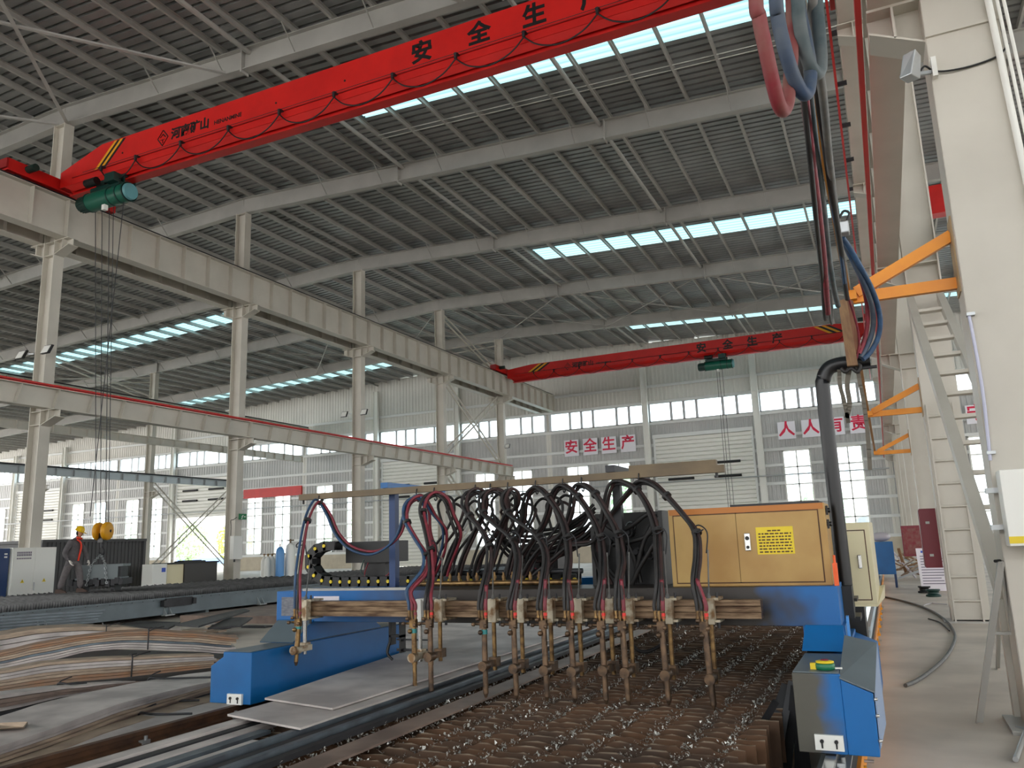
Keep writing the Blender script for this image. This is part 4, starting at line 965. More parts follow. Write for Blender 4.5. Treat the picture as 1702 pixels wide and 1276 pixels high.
# narrow left margin strips, long bars lying on the bed along its length
bars = [(-2.72, .17, 2.2, 9.5, BZ+.004, .012, 'mill2', 'wide brown flat bar along the left edge of the exposed slats'),
        (-2.93, .05, 2.2, 8.8, BZ+.004, .03, 'dark', 'dark narrow bar next to the wide brown bar'),
        (-3.02, .04, 2.2, 9.6, BZ+.004, .045, 'bars', 'first blue-grey bar left of the dark bar'),
        (-3.1, .05, 2.2, 10.4, BZ+.004, .035, 'dark', 'thin black bar between two blue-grey bars'),
        (-3.2, .045, 2.2, 11.0, BZ+.004, .05, 'bars', 'second blue-grey bar, beside the large plates'),
        (-3.36, .085, 2.0, 3.75, BZ+.004, .012, 'mill', 'pale short flat bar in front of the large plates'),
        (-3.47, .08, 2.0, 3.95, BZ+.004, .02, 'bars', 'blue-grey flat bar in front of the large plates'),
        (-3.57, .08, 2.0, 4.1, BZ+.004, .024, 'mill', 'light grey flat bar in front of the large plates'),
        (-3.66, .06, 2.0, 4.2, BZ+.004, .03, 'dark', 'dark flat bar in front of the large plates'),
        (-3.76, .10, 2.0, 4.4, BZ+.004, .04, 'mill', 'broad grey flat bar beside the gap along the left rail')]
for X, w_, y0, y1, z0, h, m_, l in bars:
    mb = MB(); sk = R.uniform(-.01, .01)
    mb.hexa([(X-w_/2, y0, z0), (X+w_/2, y0, z0), (X+w_/2+sk, y1, z0), (X-w_/2+sk, y1, z0)], [(X-w_/2, y0, z0+h), (X+w_/2, y0, z0+h), (X+w_/2+sk, y1, z0+h), (X-w_/2+sk, y1, z0+h)])
    tag(mb.build('flat_bar', m_), l, 'steel bar')
def plate(pts, z, h, m_, l):
    mb = MB(); mb.hexa([(x, y, z) for x, y in pts], [(x, y, z+h) for x, y in pts]); return tag(mb.build('steel_plate', m_), l, 'steel plate')
q = lambda x, y, z: tuple(P(x, y, Z=z)[:2])
z1 = .51
plate([q(378, 1187, z1+.01), q(499, 1210, z1+.01), (q(499, 1210, z1+.01)[0]+.0, 8.2), (q(378, 1187, z1+.01)[0]-.02, 8.2)], z1, .012, 'mill', 'lower of the two large grey plates on the bed, its corner nearest the left rail')
z2 = .527
plate([q(440, 1160, z2+.01), q(553, 1177, z2+.01), q(985, 1040, z2+.01), q(800, 1040, z2+.01)], z2, .012, 'mill', 'upper of the two large grey plates on the bed, reaching under the torches')
# further plates lying on the floor beyond the left carriage
plate([(-6.5, 8.6), (-5.0, 7.6), (-4.95, 15.5), (-7.4, 15.5)], .30, .02, 'mill', 'pale plate on the floor stack behind the left carriage')
plate([(-7.3, 10.3), (-5.2, 9.6), (-5.1, 17), (-8.6, 17)], .275, .02, 'mill', 'broad pale plate lowest in the floor stack behind the left carriage')
tag(MB().box(-8.2, -5.1, 10, 16.8, .0, .274).build('plate_stack', 'tanbar'), 'low stack of sheets under the pale plates behind the left carriage', 'plate stack')
# hand trolley bits seen under the beam
tb = thing('cable_trolley', 'small black bracket hanging under the beam left of the second torch', 'bracket', (-3.75, 5.9, .62))
b0 = P(660, 1040, Y=5.85)
MB().box(b0.x-.05, b0.x-.03, 5.8, 5.88, .72, .92).box(b0.x+.05, b0.x+.065, 5.8, 5.88, .66, .92).box(b0.x-.05, b0.x+.065, 5.8, 5.88, .78, .80).build('body', 'black', tb)
MB().tube([(b0.x-.04, 5.8, .74), (b0.x-.05, 5.78, .66), (b0.x+.0, 5.78, .61)], .012, 6).build('hook', 'black', tb)
MB().bar((b0.x, 5.85, .68), (b0.x+.32, 5.85, .68), .02, .02).bar((b0.x, 5.85, .76), (b0.x+.32, 5.85, .76), .012, .012).build('side_rod', 'dark', tb)
# ---------------------------------------------------------------- rails
def railbeam(X, h, m_, label, y0=1.8, y1=30):
    t = thing('machine_rail', label, 'rail', (X, y0, 0))
    MB().ibeam((X, y0, h/2-.04), (X, y1, h/2-.04), h-.08, .16, .016, .012).build('support_beam', m_, t)
    MB().prof((X, y0, h-.04), (X, y1, h-.04), [(-.05, -.04), (.05, -.04), (.05, -.03), (.014, -.022), (.014, .012), (.026, .016), (.026, .04), (-.026, .04), (-.026, .016), (-.014, .012), (-.014, -.022), (-.05, -.03)]).build('rail_head', 'chrome' if X > -2 else 'rust', t)
    mb = MB()
    for i in range(12): 
        yy = y0+.6+i*.8; mb = MB().box(X+.02, X+.06, yy-.03, yy+.03, h-.085, h-.055).cyl((X+.05, yy, h-.06), (X+.05, yy, h-.03), .012, n=6).build('rail_clip', 'galv', t)
    return t
railbeam(-4.56, .395, 'rust', 'dark rusty rail beam carrying the left blue carriage')
railbeam(-.40, .375, 'galv', 'bright rail carrying the right blue carriage')
og = thing('edge_guard', 'orange edge guard strip running along the floor beside the right rail', 'guard', (-.3, 2, 0))
MB().box(-.312, -.29, 1.9, 30, .06, .205).build('strip', 'orange', og)
for i in range(14):
    yy = 3.2+i*1.0; MB().box(-.29, -.25, yy-.03, yy+.03, .13, .16).box(-.275, -.26, yy-.012, yy+.012, .16, .21).build('clip', 'yellow', og)
    MB().cyl((-.29, yy+.4, .14), (-.235, yy+.4, .14), .01, n=6).build('stud', 'galv', og)
# leaning dark strips beside the bed
for i, (a_, b_) in enumerate([((1255, 1276), (1300, 1150)), ((1275, 1276), (1306, 1137)), ((1292, 1276), (1316, 1132)), ((1312, 1276), (1322, 1140)), ((1328, 1276), (1332, 1138)), ((1340, 1276), (1338, 1150)), ((1236, 1276), (1290, 1165))]):
    y0_ = 4.0; p0 = P(*a_, Z=.12+.02*(i % 3)); p1 = P(*b_, Y=5.6-.1*i)
    p1.x = min(p1.x, -.58); p0.x = min(p0.x, -.56)
    d = (p1-p0); p0 = p0-d*.3; p0.z = max(p0.z, .06)
    tag(MB().bar(p0, p1, .04+.012*(i % 2), .008, up=(.5-.15*(i % 3), -.3, 1)).build('steel_strip', 'dark'), 'dark thin steel strip leaning in the gap between the bed and the right rail', 'steel strip', 'strips leaning beside the bed')
# tape measure on the right carriage
tm = thing('tape_measure', 'green and yellow tape measure lying on the right blue carriage', 'tape measure', P(1373, 1110, Z=.783))
c = P(1372, 1112, Z=.783)
MB().lathe([(0, 0), (.046, 0), (.05, .006), (.05, .028), (.046, .033), (0, .033)], c, n=24).build('case', mat('tape_green', (20, 110, 76), .4), tm)
MB().lathe([(.0, .034), (.046, .034), (.047, .042), (.03, .046), (0, .046)], c, n=24).build('rim', 'ylab', tm)
MB().lathe([(0, .047), (.022, .047), (.018, .052), (0, .052)], c, n=16).build('hub', 'hred', tm)
MB().box(c.x-.075, c.x-.045, c.y-.015, c.y+.015, .783, .815).build('grip', 'ylab', tm); MB().box(c.x+.048, c.x+.085, c.y-.006, c.y+.006, .787, .795).build('tape_end', 'lwhite', tm)
# ================================================================ second cutting table on the left
T2 = thing('cutting_table', 'long slate-grey slatted cutting table the worker stands on', 'cutting table', (-18.6, 12, 0))
mb = MB().box(-16.12, -16.0, 5, 36, .12, .5).box(-16.14, -15.94, 5, 36, .48, .52); mb.build('side_beam', 'tab2', T2)
MB().box(-21.42, -21.3, 5, 36, .12, .5).build('side_beam', 'tab2', T2)
for i in range(9):
    yy = 8.2+i*3.2; MB().box(-16.0, -15.86, yy-.14, yy+.14, .1, .125).poly_extrude([(-16.0, .12), (-15.88, .12), (-16.0, .3)], 'y', yy-.09, yy-.07).poly_extrude([(-16.0, .12), (-15.88, .12), (-16.0, .3)], 'y', yy+.07, yy+.09).build('anchor_foot', 'galv', T2)
for i in range(4): MB().box(-21.3, -16.1, 7+i*9-.05, 7+i*9+.05, 0, .42).build('cross_beam', 'tab2', T2)
MB().box(-15.98, -15.9, 14.5, 15.3, .3, .5).box(-15.98, -15.86, 14.4, 14.5, .32, .46).box(-15.98, -15.86, 15.3, 15.4, .32, .46).build('hatch', 'dark', T2)
M['tslat'] = mat('worn_table_slat', (92, 92, 92), .5, .3, c2=(60, 60, 60), scale=4, amt=.8)
near = [5.5+.3*k for k in range(96)]
for yy in near:
    # toothed slat across the table
    n = 40; vs = []; zz = [.50 if k % 2 else .62 for k in range(n+1)]
    mb = MB(); zz = []
    for k in range(n+1):
        x = -21.4+5.42*k/n; zz.append((x, .635+R.uniform(-.008, .006)-(.03 if k % 2 else 0)))
    m_ = n+1
    mb.add([(x, yy-.004, .46) for x, z in zz]+[(x, yy-.004, z) for x, z in zz]+[(x, yy+.004, z) for x, z in zz]+[(x, yy+.004, .46) for x, z in zz],
           [(j*m_+i, j*m_+i+1, (j+1)*m_+i+1, (j+1)*m_+i) for j in range(3) for i in range(n)]+[(0, m_, 2*m_, 3*m_), (n, 3*m_+n, 2*m_+n, m_+n)])
    mb.build('slat', 'tslat', T2)
mb = MB()
for k in range(2): pass
for yy in [5.6+.06*k for k in range(500)]:
    mb.add([(-15.99, yy, .5), (-15.99, yy+.034, .5), (-15.99, yy+.017, .65+R.uniform(-.01, .01)), (-15.975, yy, .5), (-15.975, yy+.034, .5), (-15.975, yy+.017, .65)], [(0, 1, 2), (5, 4, 3), (0, 3, 4, 1), (1, 4, 5, 2), (2, 5, 3, 0)])
o = mb.build('tooth_edge', 'dark', T2); o['kind'] = 'stuff'
MB().box(-21.3, -16.1, 5.2, 35.8, .40, .47).build('inner_deck', 'dark', T2)
# ================================================================ worker
FT = Vector((-19.32, 14.5, .66))
def skinned(name, chains, m, parent, sub=2, loc=Vector()):
    """one continuous surface grown round connected joints: chains are lists of (pos, radius or (rx, ry)); a chain may start at an existing joint by index"""
    me = bpy.data.meshes.new(name); vs = []; es = []; rs = []
    for ch in chains:
        prev = None
        for c in ch:
            if isinstance(c, int): prev = c; continue
            vs.append(Vector(c[0])+loc); rs.append(c[1]); i = len(vs)-1
            if prev is not None: es.append((prev, i))
            prev = i
    me.from_pydata(vs, es, []); o = bpy.data.objects.new(name, me); COL.objects.link(o)
    sm = o.modifiers.new('skin', 'SKIN'); sm.use_smooth_shade = True
    for i, r in enumerate(rs):
        r = (r, r) if not isinstance(r, tuple) else r
        me.skin_vertices[0].data[i].radius = r; me.skin_vertices[0].data[i].use_root = (i == 0)
    o.modifiers.new('sub', 'SUBSURF').levels = sub; o.modifiers['sub'].render_levels = sub
    dg = bpy.context.evaluated_depsgraph_get(); m2 = bpy.data.meshes.new_from_object(o.evaluated_get(dg))
    COL.objects.unlink(o); bpy.data.objects.remove(o)
    m2.materials.clear(); m2.materials.append(M[m]); o = bpy.data.objects.new(name, m2); COL.objects.link(o)
    return setpar(o, parent) if parent is not None else o
# local frame: x to the picture right (towards the load), y away; person turned to the right, stepping, looking down
W = thing('person', 'worker in grey workwear and yellow hard hat with a red chest strap, stepping right', 'person', FT)
ra = Vector((math.cos(YAW+.2), math.sin(YAW+.2), 0)); rb = Vector((-ra.y, ra.x, 0))
def L(x, y, z): return FT+ra*x+rb*y+Vector((0, 0, z))
def ch(*a): return [(L(*p), r) if not isinstance(p, int) else p for p, r in [(q_, None) if isinstance(q_, int) else q_ for q_ in a]]
body = [ch(((.02, 0, .90), (.135, .15)), ((.0, 0, 1.05), (.13, .155)), ((.0, 0, 1.22), (.145, .175)), ((.03, 0, 1.36), (.125, .17)), ((.06, 0, 1.44), (.07, .085)), ((.10, 0, 1.50), .055), ((.13, 0, 1.56), .06)),
        ch((0, 0), ((-.05, -.09, .84), .10), ((-.10, -.10, .62), .085), ((-.15, -.11, .47), .07), ((-.20, -.11, .28), .062), ((-.25, -.11, .09), .045)),
        ch((0, 0), ((.10, .09, .84), .10), ((.16, .10, .62), .085), ((.19, .10, .47), .07), ((.22, .10, .27), .062), ((.22, .10, .09), .045)),
        ch((3, 0), ((.0, -.21, 1.36), .075), ((-.10, -.26, 1.15), .062), ((-.13, -.27, 1.06), .055), ((-.02, -.29, .90), .045), ((.02, -.28, .86), .036)),
        ch((3, 0), ((.08, .21, 1.36), .075), ((.22, .25, 1.16), .062), ((.25, .25, 1.07), .055), ((.33, .20, .92), .045), ((.36, .18, .86), .036))]
sk = skinned('body', body, 'cloth', W)
# jacket hem and trousers as clothing layers
tr = [ch(((.02, 0, .93), (.145, .165)), ((.02, 0, .86), (.14, .165))),
      ch((1, 0), ((-.05, -.09, .80), .112), ((-.10, -.10, .62), .100), ((-.15, -.11, .45), .090), ((-.20, -.11, .26), .085), ((-.235, -.11, .11), .082)),
      ch((1, 0), ((.09, .09, .80), .112), ((.16, .10, .62), .100), ((.19, .10, .45), .090), ((.22, .10, .26), .085), ((.225, .10, .11), .082))]
skinned('trousers', tr, 'cloth2', W)
jk = [ch(((.0, 0, .84), (.160, .185)), ((.0, 0, .98), (.155, .18)), ((.0, 0, 1.2), (.165, .19)), ((.03, 0, 1.36), (.14, .185)), ((.06, 0, 1.43), (.085, .10))),
      ch((3, 0), ((.0, -.22, 1.36), .088), ((-.10, -.27, 1.15), .075), ((-.13, -.28, 1.06), .068), ((-.03, -.29, .92), .056)),
      ch((3, 0), ((.08, .22, 1.36), .088), ((.22, .26, 1.16), .075), ((.25, .26, 1.07), .068), ((.32, .21, .94), .056))]
skinned('jacket', jk, 'cloth', W)
hd = [ch(((.13, 0, 1.50), .052), ((.155, 0, 1.56), .058), ((.165, 0, 1.62), (.085, .072)), ((.165, 0, 1.69), (.092, .076)), ((.155, 0, 1.745), (.06, .055)))]
h_ = skinned('head', hd, 'skin', W)
fx = L(.245, 0, 1.61)
MB().hexa([fx+rb*s+ra*a+Vector((0, 0, z)) for s, a, z in ((-.014, -.01, -.022), (.014, -.01, -.022), (.014, -.03, -.022), (-.014, -.03, -.022))][:4], [fx+rb*s+ra*a+Vector((0, 0, z)) for s, a, z in ((-.007, -.01, .03), (.007, -.01, .03), (.007, -.03, .03), (-.007, -.03, .03))]).build('nose', 'skin', h_)
for s in (-1, 1):
    MB().sphere(L(.234, s*.032, 1.655), .011, 8, 6).build('eye', 'black', h_)
    MB().sphere(L(.15, s*.082, 1.63), .028, 8, 6, (.7, .35, 1.2)).build('ear', 'skin', h_)
MB().bar(L(.238, -.025, 1.565), L(.238, .025, 1.565), .008, .008).build('mouth', 'hred', h_)
MB().sphere(L(.105, 0, 1.62), .07, 10, 8, (.7, 1, 1)).build('hair', 'black', h_)
hat = MB(); ax = (Vector((0, 0, 1))+ra*.42).normalized()
hat.lathe([(.0, .135), (.05, .13), (.09, .105), (.115, .06), (.122, .0), (.145, -.012), (.15, -.02), (.12, -.012)], L(.14, 0, 1.69), ax, 22)
c0 = L(.14, 0, 1.69)-ax*.012; f1 = (ra-ax*ra.dot(ax)).normalized()
hat.add([c0+f1*.11+rb*.09, c0+f1*.205+rb*.05, c0+f1*.205-rb*.05, c0+f1*.11-rb*.09, c0+f1*.11+rb*.09+ax*.012, c0+f1*.205+rb*.05-ax*.006, c0+f1*.205-rb*.05-ax*.006, c0+f1*.11-rb*.09+ax*.012], [(0, 1, 2, 3), (7, 6, 5, 4), (0, 4, 5, 1), (1, 5, 6, 2), (2, 6, 7, 3)])
hat.build('hard_hat', 'hat', W)
MB().tube([L(.10, -.10, 1.50), L(.17, -.06, 1.48), L(.19, .0, 1.46), L(.16, .08, 1.48), L(.08, .10, 1.50)], .03, 8).build('red_scarf', 'sash', W)
MB().tube([L(.12, -.12, 1.45), L(.205, -.08, 1.36), L(.215, -.03, 1.22), L(.19, -.02, 1.05), L(.17, -.02, .94), L(.16, -.02, .86)], .024, 8).build('red_strap', 'sash', W)
def hand(base, dirv, nrm, m, name):
    """glove: palm, four unequal bent fingers and a thumb from the side of the palm"""
    d = Vector(dirv).normalized(); n = Vector(nrm).normalized(); s = d.cross(n).normalized(); b = Vector(base)
    g = MB(); g.hexa([b-s*.034-n*.015, b+s*.034-n*.015, b+s*.034+n*.015, b-s*.034+n*.015], [b+d*.09-s*.042-n*.014, b+d*.09+s*.042-n*.014, b+d*.09+s*.042+n*.014, b+d*.09-s*.042+n*.014])
    for k, Lf in enumerate((.062, .075, .07, .055)):
        o_ = b+d*.085+s*(-.032+.0215*k); g.tube([o_, o_+d*Lf*.5+n*.008, o_+d*Lf*.85+n*.03, o_+d*Lf*.9+n*.05], .0105, 7, 3)
    g.tube([b+d*.02-s*.036, b+d*.05-s*.062+n*.01, b+d*.085-s*.06+n*.03], .012, 7, 3)
    return g.build(name, m, W)
hand(L(.02, -.285, .875), ra*.45-Vector((0, 0, 1)), ra, 'glove', 'glove')
hand(L(.36, .18, .87), ra*.35-Vector((0, 0, 1)), -ra, 'glove', 'glove')
for x, y in ((-.25, -.11), (.22, .10)):
    b = MB(); p = L(x, y, 0)
    b.hexa([p-ra*.09-rb*.05, p+ra*.19-rb*.05, p+ra*.19+rb*.05, p-ra*.09+rb*.05], [p-ra*.08-rb*.045+Vector((0, 0, .11)), p+ra*.08-rb*.045+Vector((0, 0, .10)), p+ra*.08+rb*.045+Vector((0, 0, .10)), p-ra*.08+rb*.045+Vector((0, 0, .11))])
    b.hexa([p+ra*.05-rb*.05, p+ra*.20-rb*.045, p+ra*.20+rb*.045, p+ra*.05+rb*.05], [p+ra*.05-rb*.045+Vector((0, 0, .10)), p+ra*.17-rb*.035+Vector((0, 0, .05)), p+ra*.17+rb*.035+Vector((0, 0, .05)), p+ra*.05+rb*.045+Vector((0, 0, .10))])
    b.build('boot', 'boots', W)
W.scale = (.93, .93, .93)
# ================================================================ cabinets behind the table
def cabinet_x(name, X, y0, y1, z1, depth, m, label, cat='cabinet', z0=0):
    t = thing(name, label, cat, (X-depth/2, (y0+y1)/2, z0))
    MB().box(X-depth, X, y0, y1, z0, z1).build('body', m, t, bevel=.005); return t
SX = -21.5
t = cabinet_x('electrical_cabinet', SX, 14.35, 15.62, 1.86, .6, 'lwhite', 'white two-door electrical cabinet with warning triangles, behind the worker')
for a, b in ((14.37, 14.98), (15.0, 15.6)):
    d_ = MB().box(SX, SX+.012, a, b, .06, 1.84).build('cabinet_door', 'lwhite', t)
    c = (a+b)/2
    w_ = MB().poly_extrude([(c-.055, .92), (c+.055, .92), (c, 1.02)], 'x', SX+.012, SX+.015).build('warning_triangle', 'ylab', d_)
    MB().bar((SX+.016, c, .94), (SX+.016, c, .99), .004, .012).build('bolt_sign', 'black', w_)
MB().box(SX+.012, SX+.03, 15.0, 15.02, .7, .92).build('door_handle', 'galv', t)
mb = MB()
for r_, hgt in ((1.70, .05), (1.63, .06), (1.55, .04)):
    for k in range(9):
        y = 14.47+k*.047; mb.box(SX+.0125, SX+.0145, y, y+.034, r_, r_+hgt)
mb.build('cabinet_print', 'gtext', t)
t = cabinet_x('control_cabinet', SX-.05, 13.95, 14.3, 1.85, .6, 'dblue', 'narrow dark blue cabinet at the left side of the white two-door cabinet')
for z in (1.6, 1.68): MB().box(SX-.05, SX-.04, 14.16, 14.24, z, z+.04).build('indicator', 'lwhite', t)
t = cabinet_x('floor_box', SX-.02, 13.5, 13.93, .72+.15, .5, 'lwhite', 'low white box at the left picture edge below the blue cabinet')
# dark site container
CX = -24.2
t = thing('site_container', 'dark grey ribbed site container behind the worker', 'container', (CX-1.2, 19.1, 0))
mb = MB(); pr = []
n = 26
for i in range(n):
    a = 17.15+3.75*i/n; q_ = 3.75/n; pr += [(a, 0), (a+.45*q_, 0), (a+.55*q_, -.03), (a+.9*q_, -.03)]
pr.append((20.9, 0)); m_ = len(pr)
mb.add([(CX+d, y, .08) for y, d in pr]+[(CX+d, y, 2.05) for y, d in pr], [(i, i+1, m_+i+1, m_+i) for i in range(m_-1)])
mb.box(CX-2.3, CX-.05, 17.15, 20.9, .05, 2.05); mb.build('wall_panel', 'cont', t)
MB().box(CX-2.35, CX+.06, 17.05, 21.0, 2.05, 2.14).build('roof_frame', 'cont', t)
for y in (17.1, 20.95): MB().box(CX-.06, CX+.04, y-.05, y+.05, 0, 2.06).build('corner_post', 'cont', t)
# white chiller, desk with dark screen
t = cabinet_x('chiller_unit', -22.2, 19.62, 20.2, 1.25, .5, 'lwhite', 'small white machine unit with a blue badge beside the container', 'machine')
MB().box(-22.2, -22.195, 19.98, 20.14, .98, 1.12).build('blue_badge', 'btext', t)
t = thing('work_desk', 'cream cabinet with a dark flat panel front and black top', 'cabinet', (-22.5, 21.6, 0))
MB().box(-22.9, -22.3, 20.3, 22.5, 0, 1.22).build('body', 'cream', t); MB().box(-22.95, -22.2, 20.22, 22.55, 1.22, 1.27).build('top_board', 'black', t)
MB().box(-22.3, -22.24, 21.0, 22.5, .42, 1.22).build('dark_panel', mat('brown_black_panel', (52, 48, 44), .35), t)
tag(MB().box(-22.75, -22.3, 21.0, 22.0, 1.271, 1.31).box(-22.7, -22.4, 21.1, 21.9, 1.31, 1.33).build('flat_tray', 'dark'), 'dark flat tray lying on the black top of the cream cabinet', 'tray')
# things on the second column
C2Y = 23.5
t = thing('wall_box', 'white electrical box fixed low on the second middle column', 'box', (-22.2, C2Y, 1.25))
MB().box(-22.23, -22.05, C2Y-.42, C2Y+.05, 1.3, 2.15).build('body', 'lwhite', t, bevel=.01); MB().box(-22.25, -22.2, C2Y-.2, C2Y-.15, 1.2, 1.3).build('cable_gland', 'dark', t)
t = thing('exit_sign', 'small green running-man exit sign on the second middle column', 'sign', (-22.2, C2Y+.1, 2.9))
MB().box(-22.23, -22.19, C2Y-.02, C2Y+.36, 2.76, 2.98).build('board', 'exitg', t)
MB().bar((-22.186, C2Y+.10, 2.86), (-22.186, C2Y+.18, 2.92), .004, .03).bar((-22.186, C2Y+.14, 2.84), (-22.186, C2Y+.08, 2.79), .004, .025).bar((-22.186, C2Y+.22, 2.87), (-22.186, C2Y+.30, 2.87), .004, .03).build('pictogram', 'lwhite', t)
tag(MB().tube([(-22.24, C2Y-.1, 2.85), (-22.22, C2Y-.3, 2.75), (-22.22, C2Y-.42, 2.72), (-22.22, C2Y-.4, 2.5), (-22.22, C2Y-.4, 2.16)], .012, 6).build('sign_cable', 'black'), 'black cable from the exit sign down to the white box', 'cable')
# floodlights on middle columns
def flood(X, Y, z, label, s=1):
    t = thing('floodlight', label, 'lamp', (X, Y, z))
    MB().bar((X, Y, z), (X+.25*s, Y-.1, z), .03, .03).build('arm', 'galv', t)
    c = Vector((X+.32*s, Y-.15, z-.02))
    MB().hexa([c+Vector(p) for p in ((-.16, -.10, -.14), (.16, -.10, -.14), (.16, -.02, -.14), (-.16, -.02, -.14))], [c+Vector(p) for p in ((-.16, .02, .14), (.16, .02, .14), (.16, .1, .14), (-.16, .1, .14))]).build('housing', 'black', t)
    MB().hexa([c+Vector(p) for p in ((-.14, -.115, -.12), (.14, -.115, -.12), (.14, -.10, -.12), (-.14, -.10, -.12))], [c+Vector(p) for p in ((-.14, .0, .12), (.14, .0, .12), (.14, .015, .12), (-.14, .015, .12))]).build('lens', 'lwhite', t)
flood(-22.25, 15.3, 7.62, 'floodlight on the first middle column facing right'); flood(-22.75, 15.3, 7.6, 'floodlight on the far side of the first middle column', -1)
flood(-22.25, 31.3, 7.9, 'floodlight on the third middle column facing right'); flood(-22.75, 31.3, 7.9, 'floodlight on the left of the third middle column', -1)
flood(-22.25, 47.3, 7.8, 'small floodlight on the fifth middle column')
# gas cylinders
for k in range(11):
    x = -21.6+.0*k; y = 25.2+.0*k
    x = -21.5-.27*(k % 2); y = 24.3+.115*k
    t = thing('gas_cylinder', 'white gas cylinder in the row beyond the second middle column', 'gas cylinder', (x, y, 0), group='white gas cylinders')
    MB().lathe([(0, 0), (.11, 0), (.115, .03), (.115, 1.15), (.1, 1.25), (.05, 1.32), (.035, 1.36), (0, 1.36)], (x, y, 0), n=14).build('bottle', 'lwhite', t)
    MB().cyl((x, y, 1.35), (x, y, 1.46), .022, n=8).cyl((x-.06, y, 1.43), (x+.06, y, 1.43), .018, n=8).build('valve', 'brass', t)
t = thing('gas_cylinder', 'tall white gas cylinder standing at the right end of the cylinder row', 'gas cylinder', (-20.8, 24.75, 0))
MB().lathe([(0, 0), (.17, 0), (.18, .03), (.18, 1.6), (.15, 1.75), (.06, 1.83), (0, 1.83)], (-20.8, 24.75, 0), n=18).build('bottle', 'lwhite', t)
MB().cyl((-20.8, 24.75, 1.82), (-20.8, 24.75, 1.98), .03, n=8).cyl((-20.95, 24.75, 1.93), (-20.65, 24.75, 1.93), .025, n=8).build('valve', 'copper', t)
t = thing('gas_cylinder', 'blue gas cylinder beside the tall white one', 'gas cylinder', (-20.95, 24.35, 0))
MB().lathe([(0, 0), (.15, 0), (.16, .03), (.16, 1.5), (.13, 1.62), (.05, 1.7), (0, 1.7)], (-20.95, 24.35, 0), n=18).build('bottle', 'hblue' if False else mat('bottle_blue', (90, 150, 210), .4), t)
MB().cyl((-20.95, 24.35, 1.69), (-20.95, 24.35, 1.82), .025, n=8).build('valve', 'brass', t)

# ================================================================ heap of bent bar bundles
def bundle(name, label, A, B, top, bot, width, layers, mats, back=(0, 1), ext=1.6):
    """bar stack whose near face stands on the floor line A-B; top and bottom edge measured along it"""
    A = Vector((A[0], A[1], 0)); B = Vector((B[0], B[1], 0)); d = (B-A).normalized(); nrm = Vector((-d.y, d.x, 0))
    if nrm.y < 0: nrm = -nrm
    def hit(px):
        r = CR*(px[0]-851)-CU*(px[1]-638)+CF*FPX; o_ = Vector((0, 0, CAM_H)); t_ = (A-o_).dot(nrm)/r.dot(nrm); q_ = o_+r*t_
        return ((q_-A).dot(d), max(q_.z, .02))
    T_ = sorted(hit(p) for p in top); Bt = sorted(hit(p) for p in bot)
    def ev(c, s):
        if s <= c[0][0]: 
            g = (c[1][1]-c[0][1])/(c[1][0]-c[0][0]); return max(.02, c[0][1]+g*(s-c[0][0])*.6)
        for a_, b_ in zip(c, c[1:]):
            if s <= b_[0]:
                u = (s-a_[0])/(b_[0]-a_[0]); u = u*u*(3-2*u)*.5+u*.5; return a_[1]+(b_[1]-a_[1])*u
        return c[-1][1]
    s0 = min(T_[0][0], Bt[0][0])-ext; s1 = max(T_[-1][0], Bt[-1][0])
    t = thing(name, label, 'steel bars', A+d*(s0+s1)/2, group='bundles of bent flat bars')
    n = 40
    for k in range(layers):
        u0 = k/layers; u1 = (k+.86)/layers; e = R.uniform(-.10, .06); off = R.uniform(-.025, .025)
        mb = MB(); vs = []
        for i in range(n+1):
            s = s0+(s1+e-s0)*i/n; zt = ev(T_, min(s, s1)); zbm = min(ev(Bt, min(s, s1)), zt-.02)
            za = zbm+(zt-zbm)*u0; zc = zbm+(zt-zbm)*u1; p = A+d*s
            vs += [p+nrm*off+Vector((0, 0, za)), p+nrm*off+Vector((0, 0, zc)), p+nrm*(width+off)+Vector((0, 0, zc)), p+nrm*(width+off)+Vector((0, 0, za))]
        fs = []
        for i in range(n): fs += [(4*i+j, 4*i+(j+1) % 4, 4*i+4+(j+1) % 4, 4*i+4+j) for j in range(4)]
        fs += [(3, 2, 1, 0), (4*n, 4*n+1, 4*n+2, 4*n+3)]
        mb.add(vs, fs); mb.build('flat_bar', mats[min(len(mats)-1, int(k*len(mats)/layers))], t)
    # tie wires
    for f in (.24, .76):
        s = s0+(s1-s0)*f; p = A+d*s; zt = ev(T_, s); zbm = ev(Bt, s)
        MB().tube([p-nrm*.03+Vector((0, 0, zbm)), p-nrm*.035+Vector((0, 0, (zt+zbm)/2)), p-nrm*.02+Vector((0, 0, zt+.015)), p+nrm*.15+Vector((0, 0, zt+.012)), p+nrm*width*.9+d*.1+Vector((0, 0, zt+.012))], .009, 6, 4).tube([p-nrm*.03+Vector((0, 0, zt)), p-nrm*.06+d*.08+Vector((0, 0, zt+.03)), p-nrm*.05+d*.2+Vector((0, 0, zt+.05))], .007, 5, 3).build('tie_wire', 'dark', t)
    return t
def fl(x, y): v = P(x, y, Z=.03); return (v.x, v.y)
bundle('bar_bundle', 'grey bent bar bundle furthest back in the floor heap, behind the rust-orange one', fl(-40, 1095), fl(300, 1062), [(-60, 1062), (0, 1054), (60, 1044), (130, 1040), (200, 1041), (290, 1050)], [(-60, 1100), (0, 1090), (100, 1072), (290, 1066)], .8, 4, ['mill', 'mill', 'tanbar'])
